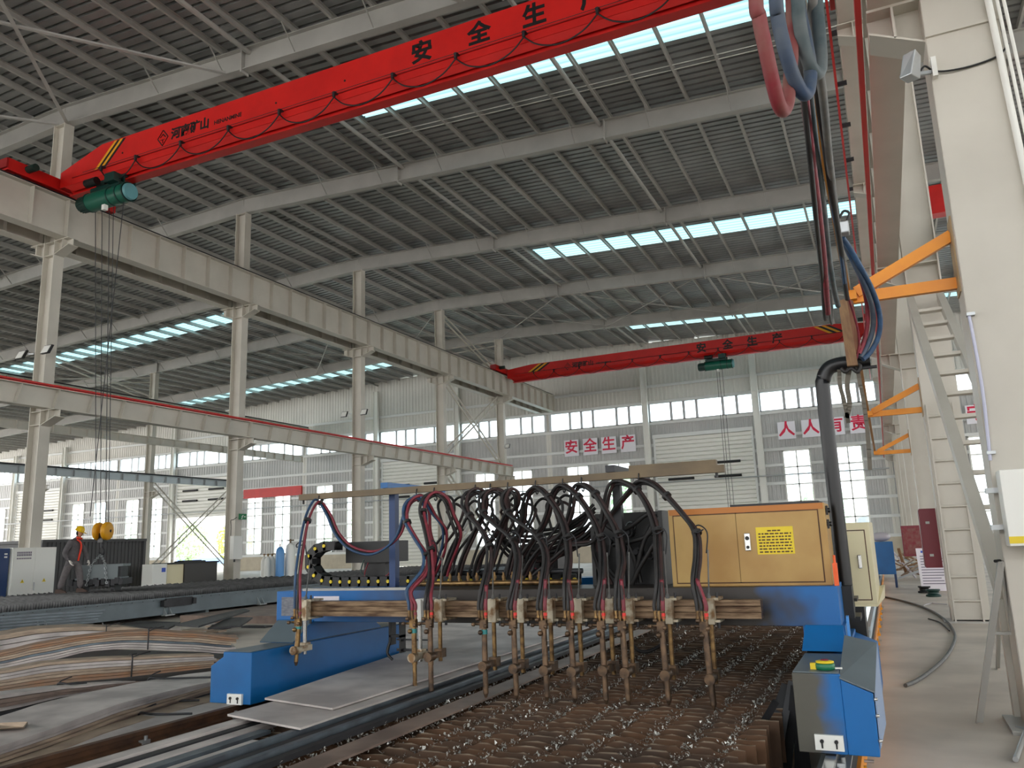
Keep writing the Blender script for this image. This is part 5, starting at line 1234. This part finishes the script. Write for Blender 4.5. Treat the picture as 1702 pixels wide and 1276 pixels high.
bundle('bar_bundle', 'rust-orange topped bar bundle arching highest in the floor heap', fl(-40, 1128), fl(383, 1092), [(-60, 1096), (0, 1084), (60, 1070), (130, 1058), (200, 1050), (250, 1048), (320, 1052), (394, 1059)], [(-60, 1135), (0, 1114), (75, 1099), (150, 1082), (200, 1078), (300, 1081), (380, 1086)], .42, 8, ['mill', 'mill', 'bars', 'tanbar', 'tanbar', 'rustbar', 'rustbar'])
bundle('bar_bundle', 'tan bar bundle below the rust-orange one, tied with a yellowish wire', fl(-40, 1160), fl(368, 1112), [(-60, 1124), (0, 1115), (80, 1100), (160, 1094), (260, 1090), (362, 1087)], [(-60, 1164), (0, 1150), (60, 1141), (120, 1133), (200, 1126), (362, 1108)], .26, 7, ['rustbar', 'tanbar', 'mill', 'tanbar'])
bundle('bar_bundle', 'dark grey bar bundle flaring at the left edge of the heap', fl(-40, 1196), fl(250, 1130), [(-60, 1156), (0, 1148), (60, 1141), (120, 1136), (200, 1130)], [(-60, 1200), (0, 1186), (60, 1168), (120, 1156), (200, 1136)], .3, 6, ['dark', 'mill', 'mill2', 'mill'])
bundle('bar_bundle', 'grey bar bundle in the middle of the heap, tied with a dark strap', fl(-40, 1262), fl(368, 1140), [(-60, 1208), (0, 1188), (70, 1166), (150, 1148), (200, 1138), (280, 1124), (365, 1112)], [(-60, 1256), (0, 1238), (80, 1208), (160, 1184), (230, 1158), (290, 1142), (365, 1132)], .75, 9, ['dark', 'mill2', 'tanbar', 'mill', 'mill'])
bundle('bar_bundle', 'low tan and brown bar bundle along the left rail', fl(-60, 1290), fl(366, 1162), [(-60, 1258), (0, 1240), (80, 1212), (160, 1190), (240, 1168), (310, 1152), (366, 1140)], [(-60, 1282), (0, 1264), (80, 1234), (180, 1204), (280, 1178), (366, 1158)], .55, 8, ['bars', 'mill2', 'tanbar', 'tanbar'])
bundle('bar_bundle', 'lowest blue-grey bar bundle nearest the left rail', fl(-20, 1296), fl(390, 1178), [(-30, 1276), (60, 1242), (150, 1212), (250, 1184), (366, 1158)], [(-30, 1292), (60, 1262), (150, 1234), (250, 1206), (366, 1176)], .5, 5, ['bars', 'bars', 'mill'])
tag(MB().hexa([P(-30, 1214, Z=.3), P(40, 1210, Z=.3), P(46, 1202, Z=.3), P(-30, 1204, Z=.3)], [P(-30, 1212, Z=.32), P(38, 1208, Z=.32), P(46, 1199, Z=.36), P(-30, 1202, Z=.32)]).build('loose_offcut', 'tanbar'), 'pale tan offcut lying on the heap at the left picture edge', 'steel offcut')
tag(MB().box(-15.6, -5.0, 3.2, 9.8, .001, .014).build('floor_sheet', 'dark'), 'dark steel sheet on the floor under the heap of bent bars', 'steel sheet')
# scattered black sheets by the table foot
for i, (pts, z, l) in enumerate([([(290, 1040), (330, 1043), (415, 1016), (405, 1013)], .25, 'black offcut sheet tilted on the pile beside the second table'), ([(345, 1046), (400, 1042), (420, 1028), (380, 1028)], .2, 'dark offcut sheet right of the tilted one'), ([(190, 1042), (280, 1046), (300, 1036), (230, 1034)], .18, 'dark offcut sheet at the foot of the second table')]):
    vs = [P(x, y, Z=z+.02*k) for k, (x, y) in enumerate(pts)]
    tag(MB().hexa(vs, [v+Vector((0, 0, .03)) for v in vs]).build('dark_offcut', 'dark'), l, 'steel offcut')
tag(MB().box(-14.9, -8.6, 14.0, 22, 0, .16).build('sheet_pile', 'mill2'), 'low flat pile of sheets on the floor between the table and the gantry', 'plate stack')
for i in range(10):
    c = P(R.uniform(195, 440), R.uniform(1022, 1034), Z=.2); 
    zb_ = .161 if (-14.4 < c.x < -9.1 and 14.2 < c.y < 21.6) else 0
    tag(MB().box(c.x-R.uniform(.1, .4), c.x+R.uniform(.1, .5), c.y-.1, c.y+R.uniform(.1, .3), zb_, zb_+R.uniform(.02, .05)).build('scrap_piece', ('dark', 'mill', 'tanbar')[i % 3]), 'small scrap piece scattered along the foot of the second table', 'scrap', 'scrap along the table foot')
for i in range(6):
    y = 8.6+i*.06; x = -14.6+.3*i
    tag(MB().bar((-15.6, 9.4+.1*i, .2+.055*i), (-14.2, 11.2+.05*i, .25+.05*i), .1, .02).build('flat_bar', 'bars'), 'grey flat bar in the small stack left of the heap, against the table', 'steel bar', 'bars stacked against the table')
# ================================================================ right column row
rn = ['big near column at the right picture edge', 'second column of the right row with the ladder rungs', 'third column of the right row', 'fourth column of the right row', 'fifth column of the right row', 'last column of the right row at the end wall']
RC = []
for k in range(6):
    Yc = FR[k]+(.0 if k else 0)
    if k == 5: Yc = 55.45-8
    RC.append(column(RX+.03, Yc, 'off-white steel %s' % rn[k], (-1,), (-1,), group='right row columns', h=.56, b=.4, zlow=6.14, Llow=.46))
column(RX+.03, 55.4, 'off-white steel %s' % rn[5] if False else 'off-white column of the right row standing against the end wall', (-1,), (-1,), group='right row columns', h=.56, b=.4, zlow=6.14, Llow=.46)
# closing plate on the near column face (box section)
MB().box(RX-.245, RX+.31, 7.288, 7.30, .05, 11).build('face_plate', 'white', RC[0]); MB().box(RX-.25, RX+.31, 7.262, 7.288, 5.72, 5.745).build('stiffener', 'white', RC[0])
MB().box(RX-.245, RX+.31, 15.285, 15.298, .05, 5.2).build('face_plate', 'white', RC[1])
runway('crane_runway_beam', .50-.06, YB, 55.2, 11.15, 1.25, .42, 'deep runway girder of the right row seen from below, above the mast hoses')
runway('crane_runway_beam', .53, YB, 55.2, 6.165, .62, .34, 'lower runway beam of the right row with a red conductor rail', redrail=-.255, skew=.1, rz=6.03)
tag(MB().box(.04, .09, YB, 55, 11.0, 11.12).build('conductor_rail', 'red'), 'thin red conductor rail along the upper right runway', 'conductor rail')
for i, Yc in enumerate(range(1, 50, 2)):
    if i < 12: tag(MB().box(.09, .28, Yc+.5, Yc+.54, 11.05, 11.15).build('rail_hanger', 'dark'), 'small dark hanger of the thin red conductor rail', 'bracket', 'conductor rail hangers')
# orange brackets on the columns
for k in range(3):
    Yc = FR[k]; z = 3.56; x0 = RX-.25
    t = thing('orange_bracket', ('large orange triangular bracket on the near column', 'orange triangular bracket on the second right column', 'small orange triangular bracket on the third right column')[k], 'bracket', (x0, Yc, z))
    MB().chan((x0, Yc+.05, z), (-.11, Yc+.05, z), .10, .06, .012).build('level_arm', 'orange', t)
    MB().chan((x0, Yc+.02, z+.42), (-.02, Yc+.02, z+.04), .10, .06, .012).build('slanting_arm', 'orange', t)
    MB().box(x0-.012, x0, Yc-.1, Yc+.15, z-.12, z+.55).build('fixing_plate', mat('bracket_plate', (168, 142, 104), .5) if k == 0 else bpy.data.materials['bracket_plate'], t)
    MB().box(-.12, -.02, Yc-.02, Yc+.1, z-.03, z+.053).build('tip_plate', 'orange', t)
# cable trolley and festoon rail carried by the brackets
tag(MB().box(-.112, -.068, 1.0, 24, 3.615, 3.665).build('cable_rail', mat('ochre_rail', (196, 132, 44), .5)), 'slim ochre cable rail over the hanging hoses, resting on the orange bracket tips', 'rail')
M['ochre'] = mat('ochre_hose', (176, 120, 46), .55)
# hanging hoses over the right carriage
def hang(px, r, m_, label, name='hanging_hose', n=12):
    pts = [P(x, y, Y=Yv) for x, y, Yv in px]
    # hung from the cable rail overhead
    if px[0][1] < 170: pts = [Vector((-.09, px[0][2], 3.60))]+pts
    if px[-1][1] < 0: pts = pts+[Vector((-.09, px[-1][2], 3.60))]
    tag(MB().tube(pts, r, n, 7).build(name, m_), label, 'hose')
hang([(1256, -30, 2.0), (1262, 30, 2.02), (1272, 80, 2.05), (1284, 135, 2.1), (1294, 172, 2.15), (1302, 184, 2.2), (1309, 170, 2.25), (1313, 130, 2.3), (1317, 70, 2.35), (1316, 0, 2.4), (1312, -40, 2.42)], .0195, 'hdust', 'thick dusty red hose hanging in a narrow loop, front left of the hose group')
hang([(1288, -30, 2.15), (1293, 30, 2.18), (1304, 80, 2.2), (1318, 125, 2.25), (1334, 155, 2.3), (1344, 150, 2.35), (1347, 115, 2.4), (1340, 70, 2.45), (1330, 20, 2.5), (1322, -40, 2.55)], .0200, 'hbdust', 'thick dusty blue hose loop in the middle of the hanging group')
hang([(1322, -30, 2.3), (1328, 30, 2.32), (1336, 75, 2.35), (1347, 110, 2.38), (1358, 122, 2.42), (1364, 108, 2.45), (1362, 60, 2.5), (1357, 0, 2.55), (1354, -40, 2.55)], .0205, 'hgdust', 'thick dusty green-black hose loop at the right of the hanging group')
hang([(1346, -30, 2.5), (1350, 30, 2.55), (1356, 80, 2.6), (1362, 118, 2.7), (1369, 170, 3.0), (1378, 260, 3.5), (1388, 340, 4.2)], .016, 'hgrey', 'pale grey hose descending behind the green-black loop')
hang([(1318, -20, 2.9), (1328, 60, 3.0), (1338, 165, 3.2), (1350, 270, 3.5), (1360, 350, 3.9), (1368, 420, 4.4), (1373, 480, 4.9), (1376, 520, 5.4)], .0175, 'hred', 'straight red hose running down from the blue loop')
hang([(1330, 100, 3.05), (1342, 220, 3.3), (1353, 330, 3.7), (1361, 410, 4.2), (1367, 470, 4.8), (1370, 520, 5.4), (1372, 531, 5.7), (1374, 520, 5.75)], .012, 'hblack', 'black hose left of the straight red hose')
hang([(1340, 110, 3.1), (1355, 240, 3.5), (1368, 340, 4.0), (1378, 430, 4.6), (1386, 480, 5.1), (1393, 508, 5.6)], .0165, 'hgdust', 'dark hose running down to the brown wrapping')
hang([(1352, 100, 3.0), (1366, 200, 3.3), (1380, 300, 3.8), (1392, 380, 4.4), (1400, 430, 4.9), (1404, 470, 5.3), (1408, 496, 5.7)], .0165, 'rubber', 'black hose running down at the right of the dark hose')
hang([(1362, 160, 3.3), (1372, 250, 3.6), (1384, 345, 4.1), (1396, 410, 4.7), (1404, 470, 5.2)], .010, 'hblue', 'thin blue hose between the hanging black hoses')
hang([(1376, 500, 5.3), (1380, 530, 5.7), (1383, 538, 5.8), (1384, 524, 5.85), (1380, 480, 5.6)], .008, 'hgrey', 'thin grey hose end hanging beside the red hose')
hang([(1400, 395, 5.4), (1412, 412, 5.5), (1428, 440, 5.6), (1446, 474, 5.8), (1458, 505, 6.0), (1463, 535, 6.1), (1459, 562, 6.15), (1446, 586, 6.15), (1434, 597, 6.12)], .018, 'hblue', 'outer blue hose bowing right into the end of the mast')
hang([(1398, 392, 5.45), (1410, 418, 5.55), (1426, 450, 5.65), (1442, 486, 5.85), (1451, 520, 6.05), (1450, 550, 6.15), (1440, 578, 6.15), (1430, 594, 6.12)], .018, 'hbdust', 'inner dusty blue hose bowing into the end of the mast')
hang([(1404, 402, 5.5), (1416, 430, 5.6), (1430, 462, 5.75), (1440, 498, 6.0), (1442, 535, 6.1), (1437, 564, 6.14), (1428, 588, 6.12)], .016, 'hred', 'red hose bowing beside the two blue hoses into the mast')
hang([(1400, 460, 5.5), (1412, 500, 5.8), (1424, 540, 6.0), (1428, 570, 6.1), (1424, 596, 6.12)], .008, 'hred', 'thin dark red hose running along the brown wrapping')
ct = thing('cable_carrier', 'small grey carrier with a cable clamp hanging from the ochre rail above the bowed hoses', 'cable carrier', (-.09, 5.3, 3.3))
q_ = P(1400, 378, Y=5.3)
MB().box(q_.x-.035, q_.x+.04, 5.26, 5.34, q_.z-.05, q_.z+.03).build('clamp_body', 'galv', ct, bevel=.008)
MB().box(q_.x-.03, q_.x-.01, 5.29, 5.31, q_.z+.03, 3.615).build('hanger_strap', 'dark', ct)
MB().tube([(q_.x+.03, 5.28, q_.z+.03), (q_.x+.05, 5.28, q_.z+.08), (q_.x+.02, 5.28, q_.z+.1), (q_.x-.01, 5.28, q_.z+.06)], .008, 6).build('wire_loop', 'black', ct)
# brown wrapping at the mast end
wr = thing('hose_wrapping', 'brown board wrapping tied round the hoses above the mast end', 'wrapping', P(1415, 560, Y=6.1))
a = [P(1393, 500, Y=6.0), P(1407, 495, Y=5.95), P(1426, 606, Y=6.1), P(1408, 608, Y=6.15)]
MB().hexa(a, [v+Vector((0, .05, 0)) for v in a]).build('board', 'wood', wr)
a = [P(1407, 495, Y=5.97), P(1418, 500, Y=6.02), P(1432, 580, Y=6.12), P(1420, 590, Y=6.12)]
MB().hexa(a, [v+Vector((0, .05, 0)) for v in a]).build('side_board', mat('red_brown_board', (138, 96, 74), .7), wr)
for i, px in enumerate([[(1395, 614), (1396, 640), (1402, 662), (1408, 690), (1410, 702)], [(1412, 612), (1408, 640), (1412, 670), (1407, 694)], [(1425, 610), (1430, 640), (1436, 670), (1442, 720), (1446, 780)]]):
    mb = MB(); pts = spline([P(x, y, Y=6.2) for x, y in px], 5)
    for p, q_ in zip(pts, pts[1:]): mb.bar(p, q_+(q_-p).normalized()*.004, .028 if i != 1 else .034, .004, up=(0, 1, 0))
    tag(mb.build('webbing_strap', 'strap'), ('left grey webbing strap dangling from the mast end', 'middle twisted webbing strap dangling from the mast end', 'long right webbing strap dangling from the mast end')[i], 'strap')
tag(MB().tube([P(x, y, Y=6.16) for x, y in [(1398, 612), (1405, 618), (1415, 612), (1425, 618), (1430, 608), (1420, 603)]], .013, 8).build('strap_knot', 'rubber'), 'black knotted band under the mast end', 'band')
# inclined ladder between first and second columns
A0 = P(1707, 1115, Y=7.95); X_L = .80
def lp(y, z, dx=0): return Vector((X_L+dx, y, z))
bot, tp = (7.75, .0), (15.0, 5.75)
st = thing('inclined_ladder', 'white steel ladder stair rising away between the near and second right columns', 'ladder', (X_L+.25, 8.3, 0))
# stringer line measured on the near side plane: (8.26,1.22) to (15.76,5.81)
p0 = Vector((X_L, 6.9, .39)); p1 = Vector((X_L, 15.1, 5.42)); sl = (p1-p0).normalized(); p0 = p0+sl*((7.82-p0.y)/sl.y)
MB().box(X_L-.06, X_L+.5, 7.74, 7.86, 0, p0.z-.03).build('foot_post', 'white', st)
for dx in (0, .46): MB().bar(p0+Vector((dx, 0, 0)), p1+Vector((dx, 0, 0)), .11, .16, up=(0, 0, 1)).build('stringer', 'white', st)
for k in range(1, 12):
    p = p0.lerp(p1, k/12); MB().box(X_L+.05, X_L+.41, p.y-.09, p.y+.09, p.z-.025, p.z+.02).build('tread', 'white', st)
# rung ladder on the second column
rl_ = thing('rung_ladder', 'white rungs climbing the lower front of the second right column', 'ladder', (1.0, 15.2, 0))
for k in range(9): MB().cyl((.84, 15.24, .35+.38*k), (1.22, 15.24, .35+.38*k), .018, n=8).build('rung', 'white', rl_)
for x in (.83, 1.23): MB().box(x-.012, x+.012, 15.22, 15.29, .03, 3.6).build('rail', 'white', rl_)
# A-frame trestle in front of the near column
tr_ = thing('steel_trestle', 'grey angle-steel trestle with open legs at the right picture edge', 'trestle', (.62, 7.6, 0))
ap = P(1658, 932, Y=7.3)
for foot, a_ in ((P(1621, 1200, Z=0), ap), (P(1698, 1190, Z=.0), ap+Vector((.02, .03, 0)))):
    MB().angle(foot, a_, .05, .006, up=(0, -1, 0)).build('leg', 'steel', tr_)
for foot, a_ in ((P(1655, 1110, Z=0), ap+Vector((0, .08, 0))),):
    MB().angle(foot, a_, .04, .006, up=(0, -1, 0)).build('leg', 'steel', tr_)
l0 = P(1643, 1052, Y=7.45); l1 = P(1680, 1052, Y=7.45)
MB().bar(l0, l1, .04, .02).build('cross_tie', 'steel', tr_)
MB().cyl(ap-Vector((.02, .03, 0)), ap+Vector((.02, .03, 0)), .012, n=8).build('apex_bolt', 'black', tr_)
tag(MB().tube([P(1688, 1262, Z=.02), P(1696, 1240, Z=.02), P(1704, 1218, Z=.02), P(1712, 1196, Z=.02)], .018, 8).build('pipe_offcut', 'galv'), 'short grey pipe lying on the floor in the lower right corner', 'pipe')
tag(MB().tube([P(1690, 1210, Z=.02), P(1715, 1216, Z=.02)], .02, 8, 1).build('pipe_offcut', 'galv'), 'stub of grey pipe on the floor at the foot of the near column', 'pipe')
# fittings on the near column
bx = thing('wall_box', 'white distribution box on the near column at the right picture edge', 'box', (1.0, 7.2, 1.4))
MB().box(.80, 1.35, 6.98, 7.2, 1.36, 1.92).build('body', 'lwhite', bx, bevel=.006)
MB().box(.80, 1.35, 6.975, 6.98, 1.38, 1.43).build('label_strip', 'ylab', bx)
for z in (1.78, 1.5): MB().box(.72, .86, 7.2, 7.285, z-.02, z+.02).build('mount_arm', 'galv', bx)
fl_ = thing('floodlight', 'silver floodlight on a short arm at the top of the near column', 'lamp', (.7, 7.2, 5.4))
MB().bar(P(1497, 128, Y=7.1), P(1548, 120, Y=7.25), .03, .03).build('arm', 'galv', fl_); MB().box(.79, .83, 7.22, 7.30, 5.32, 5.5).build('clamp', 'lwhite', fl_)
c = P(1511, 113, Y=7.05)
MB().hexa([c+Vector(p) for p in ((-.09, -.06, -.11), (.0, -.1, -.11), (.08, .06, -.09), (-.02, .1, -.09))], [c+Vector(p) for p in ((-.04, -.06, .10), (.06, -.08, .12), (.11, .06, .12), (.02, .1, .1))]).build('housing', 'galv', fl_, bevel=.01)
tag(MB().tube([P(1528, 122, Y=7.2), P(1537, 110, Y=7.22), P(1553, 118, Y=7.26), P(1580, 117, Y=7.26), P(1620, 108, Y=7.27), P(1660, 92, Y=7.27), P(1676, 72, Y=7.27)], .009, 6).build('lamp_cable', 'black'), 'black cable sagging from the floodlight across the near column', 'cable')
for i, (xa, xb, r) in enumerate((((1640, -10), (1702+30, 420), .028), ((1655, -10), (1702+45, 420), .014), ((1666, -10), (1702+60, 420), .014))):
    tag(MB().tube([P(xa[0], xa[1], Y=7.24), P(xb[0], xb[1], Y=7.24)], r, 10, 1).build('conduit', 'lwhite'), ('thick white drain pipe on the near column at the upper right', 'thin white conduit next to the thick drain pipe', 'second thin conduit at the upper right picture edge')[i], 'pipe')
tag(MB().tube([P(1610, 520, Y=7.26), P(1632, 640, Y=7.26), P(1646, 765, Y=7.26)], .013, 8).build('wrapped_conduit', mat('clear_wrap', (190, 192, 214), .25), None), 'plastic-wrapped conduit low on the near column edge', 'pipe')
for y_ in (522, 752):
    c = P(1611 if y_ < 600 else 1645, y_, Y=7.25); tag(MB().box(c.x-.02, c.x+.04, 7.235, 7.29, c.z-.012, c.z+.012).build('pipe_clip', 'galv'), ('upper', 'lower')[y_ > 600]+' metal clip of the wrapped conduit on the near column', 'clip')
# maroon fire box beyond, red one further
t = thing('fire_box', 'maroon hose box on the second right column', 'fire box', (.7, 15.9, 1.2))
MB().box(.52, .775, 15.75, 16.3, .86, 1.86).build('body', 'mar', t); MB().box(.51, .52, 15.78, 16.27, .88, 1.84).build('door', 'mar', t)
for z in (1.05, 1.6): MB().box(.6, .66, 15.735, 15.75, z, z+.04).build('hinge', 'steel', t)
t = thing('fire_box', 'red glazed fire box on the third right column', 'fire box', (.6, 23.3, 1.1))
MB().box(.30, .775, 23.25, 23.6, .85, 1.62).build('body', 'hred', t); MB().box(.33, .74, 23.235, 23.25, .9, 1.55).build('door', 'hdust', t)
# floor things along the aisle
t = thing('tool_cabinet', 'blue steel cabinet on legs in the aisle behind the cream cabinet', 'cabinet', (-.05, 26, 0))
a = P(1455, 955, Y=24.5); b = P(1487, 955, Y=24.5)
MB().box(a.x, b.x+.05, 24.5, 25.1, .35, 1.22).build('body', 'blue', t, bevel=.01)
for x in (a.x+.03, b.x+.02):
    for y in (24.53, 25.07): MB().box(x-.03, x+.03, y-.03, y+.03, 0, .35).build('leg', 'dblue', t)
tag(MB().sphere(((a.x+b.x)/2, 24.8, 1.35), .16, 12, 8, (1.6, 1.1, .8)).build('plastic_bag', 'bag'), 'crumpled pale plastic bag lying on the blue cabinet', 'bag')
nbd = thing('notice_board', 'white notice board with small printed lines leaning on a dark frame in the aisle', 'notice board', P(1552, 975, Z=0))
a = P(1532, 978, Y=22.3); 
MB().hexa([(a.x, 22.3, .05), (a.x+.72, 22.3, .05), (a.x+.72, 22.33, .05), (a.x, 22.33, .05)], [(a.x-.02, 22.4, 1.06), (a.x+.70, 22.4, 1.06), (a.x+.70, 22.43, 1.06), (a.x-.02, 22.43, 1.06)]).build('board', 'paper', nbd)
mb = MB()
for k in range(11):
    z = .86-.065*k; y_ = 22.3+.1*(z-.05)/1.01-.006; mb.box(a.x+.05, a.x+.05+R.uniform(.4, .6), y_-.003, y_, z, z+.02)
mb.build('printed_lines', 'gtext', nbd); MB().box(a.x+.08, a.x+.5, 22.385, 22.392, .95, 1.0).build('heading', 'btext', nbd)
for i, px in enumerate(((1538, 985), (1552, 991))):
    c = P(*px, Z=0); tag(MB().lathe([(0, 0), (.16, 0), (.16, .04), (.12, .05), (.12, .12), (.15, .13), (.15, .16), (0, .16)], c, n=16).build('cable_reel', 'black' if i == 0 else 'dgreen'), ('black flat reel under the notice board', 'dark green flat reel in front of the notice board')[i], 'reel')
# scrap heap
for i in range(22):
    c = P(R.uniform(1492, 1520), R.uniform(945, 962), Z=.1); c = Vector((c.x+R.uniform(-.1, .4), 28+R.uniform(0, 2), R.uniform(.1, .9)*(1-i/30)))
    d = Vector((R.uniform(-1, 1), R.uniform(-.3, .3), R.uniform(-.2, .6))).normalized()*R.uniform(.25, .6)
    c.z = max(c.z, abs(d.z)+.05)
    tag(MB().bar(c-d, c+d, R.uniform(.05, .14), R.uniform(.02, .06)).build('scrap_board', ('wood', 'tanbar', 'galv', 'bag')[i % 4]), 'piece of board or sheet in the scrap heap beyond the blue cabinet', 'scrap', 'scrap heap in the aisle')
# hose on the floor
tag(MB().tube([P(x, y, Z=.02) for x, y in [(1462, 990), (1490, 996), (1520, 1004), (1550, 1016), (1575, 1034), (1587, 1054), (1583, 1074), (1570, 1094), (1548, 1114), (1525, 1130), (1505, 1139)]], .02, 10, 7).build('floor_hose', 'hgrey'), 'dark grey hose curving across the concrete aisle floor', 'hose')
tag(MB().tube([P(x, y, Z=.012) for x, y in [(1543, 1028), (1560, 1033), (1570, 1040), (1578, 1048)]], .010, 8).build('floor_hose', 'rubber'), 'short black hose piece inside the curve of the long floor hose', 'hose')
tag(MB().tube([P(x, y, Z=.012) for x, y in [(1535, 1006), (1548, 1002), (1556, 1003), (1574, 1004)]], .009, 6).build('floor_wire', 'bag'), 'pale wire on the floor leading to the second right column', 'wire')
c = P(1610, 1026, Z=0); tag(MB().hexa([c+Vector(p) for p in ((-.09, -.05, 0), (.09, -.05, 0), (.09, .05, 0), (-.09, .05, 0))], [c+Vector(p) for p in ((-.07, -.04, .09), (.06, -.04, .11), (.07, .05, .11), (-.08, .04, .09))]).build('concrete_lump', 'dado'), 'lump of concrete at the foot of the second right column', 'rubble')
# red crane end and sky strip beyond are part of the next bay
o = MB().box(2.2, 7.5, 29.0, 29.5, 11.9, 12.9).build('far_bay_girder', 'red'); tag(o, 'red girder of the next bay glimpsed between the right columns', 'crane girder')
# ================================================================ outdoors, seen through the windows
def tree(x, y, h, m_, label):
    t = thing('garden_tree', label, 'tree', (x, y, 0), group='trees outside the end wall')
    MB().cyl((x, y, -.1), (x, y, h*.45), .14, .08, 8).build('trunk', 'bark', t)
    mb = MB(); n = 900
    for i in range(n):
        u = R.uniform(-1, 1); a = R.uniform(0, 2*PI); r = R.uniform(.45, 1)**.5; q_ = math.sqrt(1-u*u)
        c = Vector((x+r*q_*math.cos(a)*h*.42, y+r*q_*math.sin(a)*h*.4, h*.58+r*u*h*.42)); s = h*.035
        e1 = Vector((R.uniform(-1, 1), R.uniform(-1, 1), R.uniform(-1, 1))).normalized()*s; e2 = e1.orthogonal().normalized()*s*.7
        mb.add([c-e1, c+e2, c+e1, c-e2], [(0, 1, 2, 3)])
    mb.build('foliage', m_, t)
tree(-61.0, 64, 4.6, 'leaf', 'yellow-green round tree outside the half-open roller door')
for i, (x, y, h, l) in enumerate(((-54.5, 72, 3.8, 'small tree outside right of the half-open door'), (-69.5, 66, 5.2, 'green tree outside the window left of the half-open door'), (-76.5, 64, 5.0, 'green tree outside the windows behind the worker'), (-92, 66, 4.6, 'green tree outside at the left picture edge'),
     (-48, 70, 6.0, 'loose tree outside the windows beyond the gas cylinders'), (-20.0, 66, 7.2, 'tall tree outside the windows behind the hose loops'), (-5.3, 82, 6.0, 'pale tree outside the window left of the black mast'), (-40, 72, 6.5, 'tree outside behind the middle columns'))):
    tree(x, y, h, 'leafd', l)
tag(MB().box(-120, 40, 100, 100.4, -.1, 1.0).build('site_fence', mat('fence_blue', (130, 160, 210), .6)), 'low pale blue site fence far outside the windows', 'fence')
mb = MB(); n = 24; vs = []
for i in range(n+1):
    x = -22+44*i/n; h = 5.2*math.exp(-((x-2)/9)**2)+.4*math.sin(x)+.5
    vs += [(x, 150, -.2), (x, 150, max(h, .1)), (x, 156, -.2)]
mb.add(vs, [f for i in range(n) for f in ((3*i, 3*i+3, 3*i+4, 3*i+1), (3*i+1, 3*i+4, 3*i+5, 3*i+2))])
tag(mb.build('earth_mound', mat('mound_grey', (150, 150, 170), .9, c2=(178, 168, 150), scale=.5, amt=.8)), 'grey covered earth mound outside right of the black mast', 'mound')
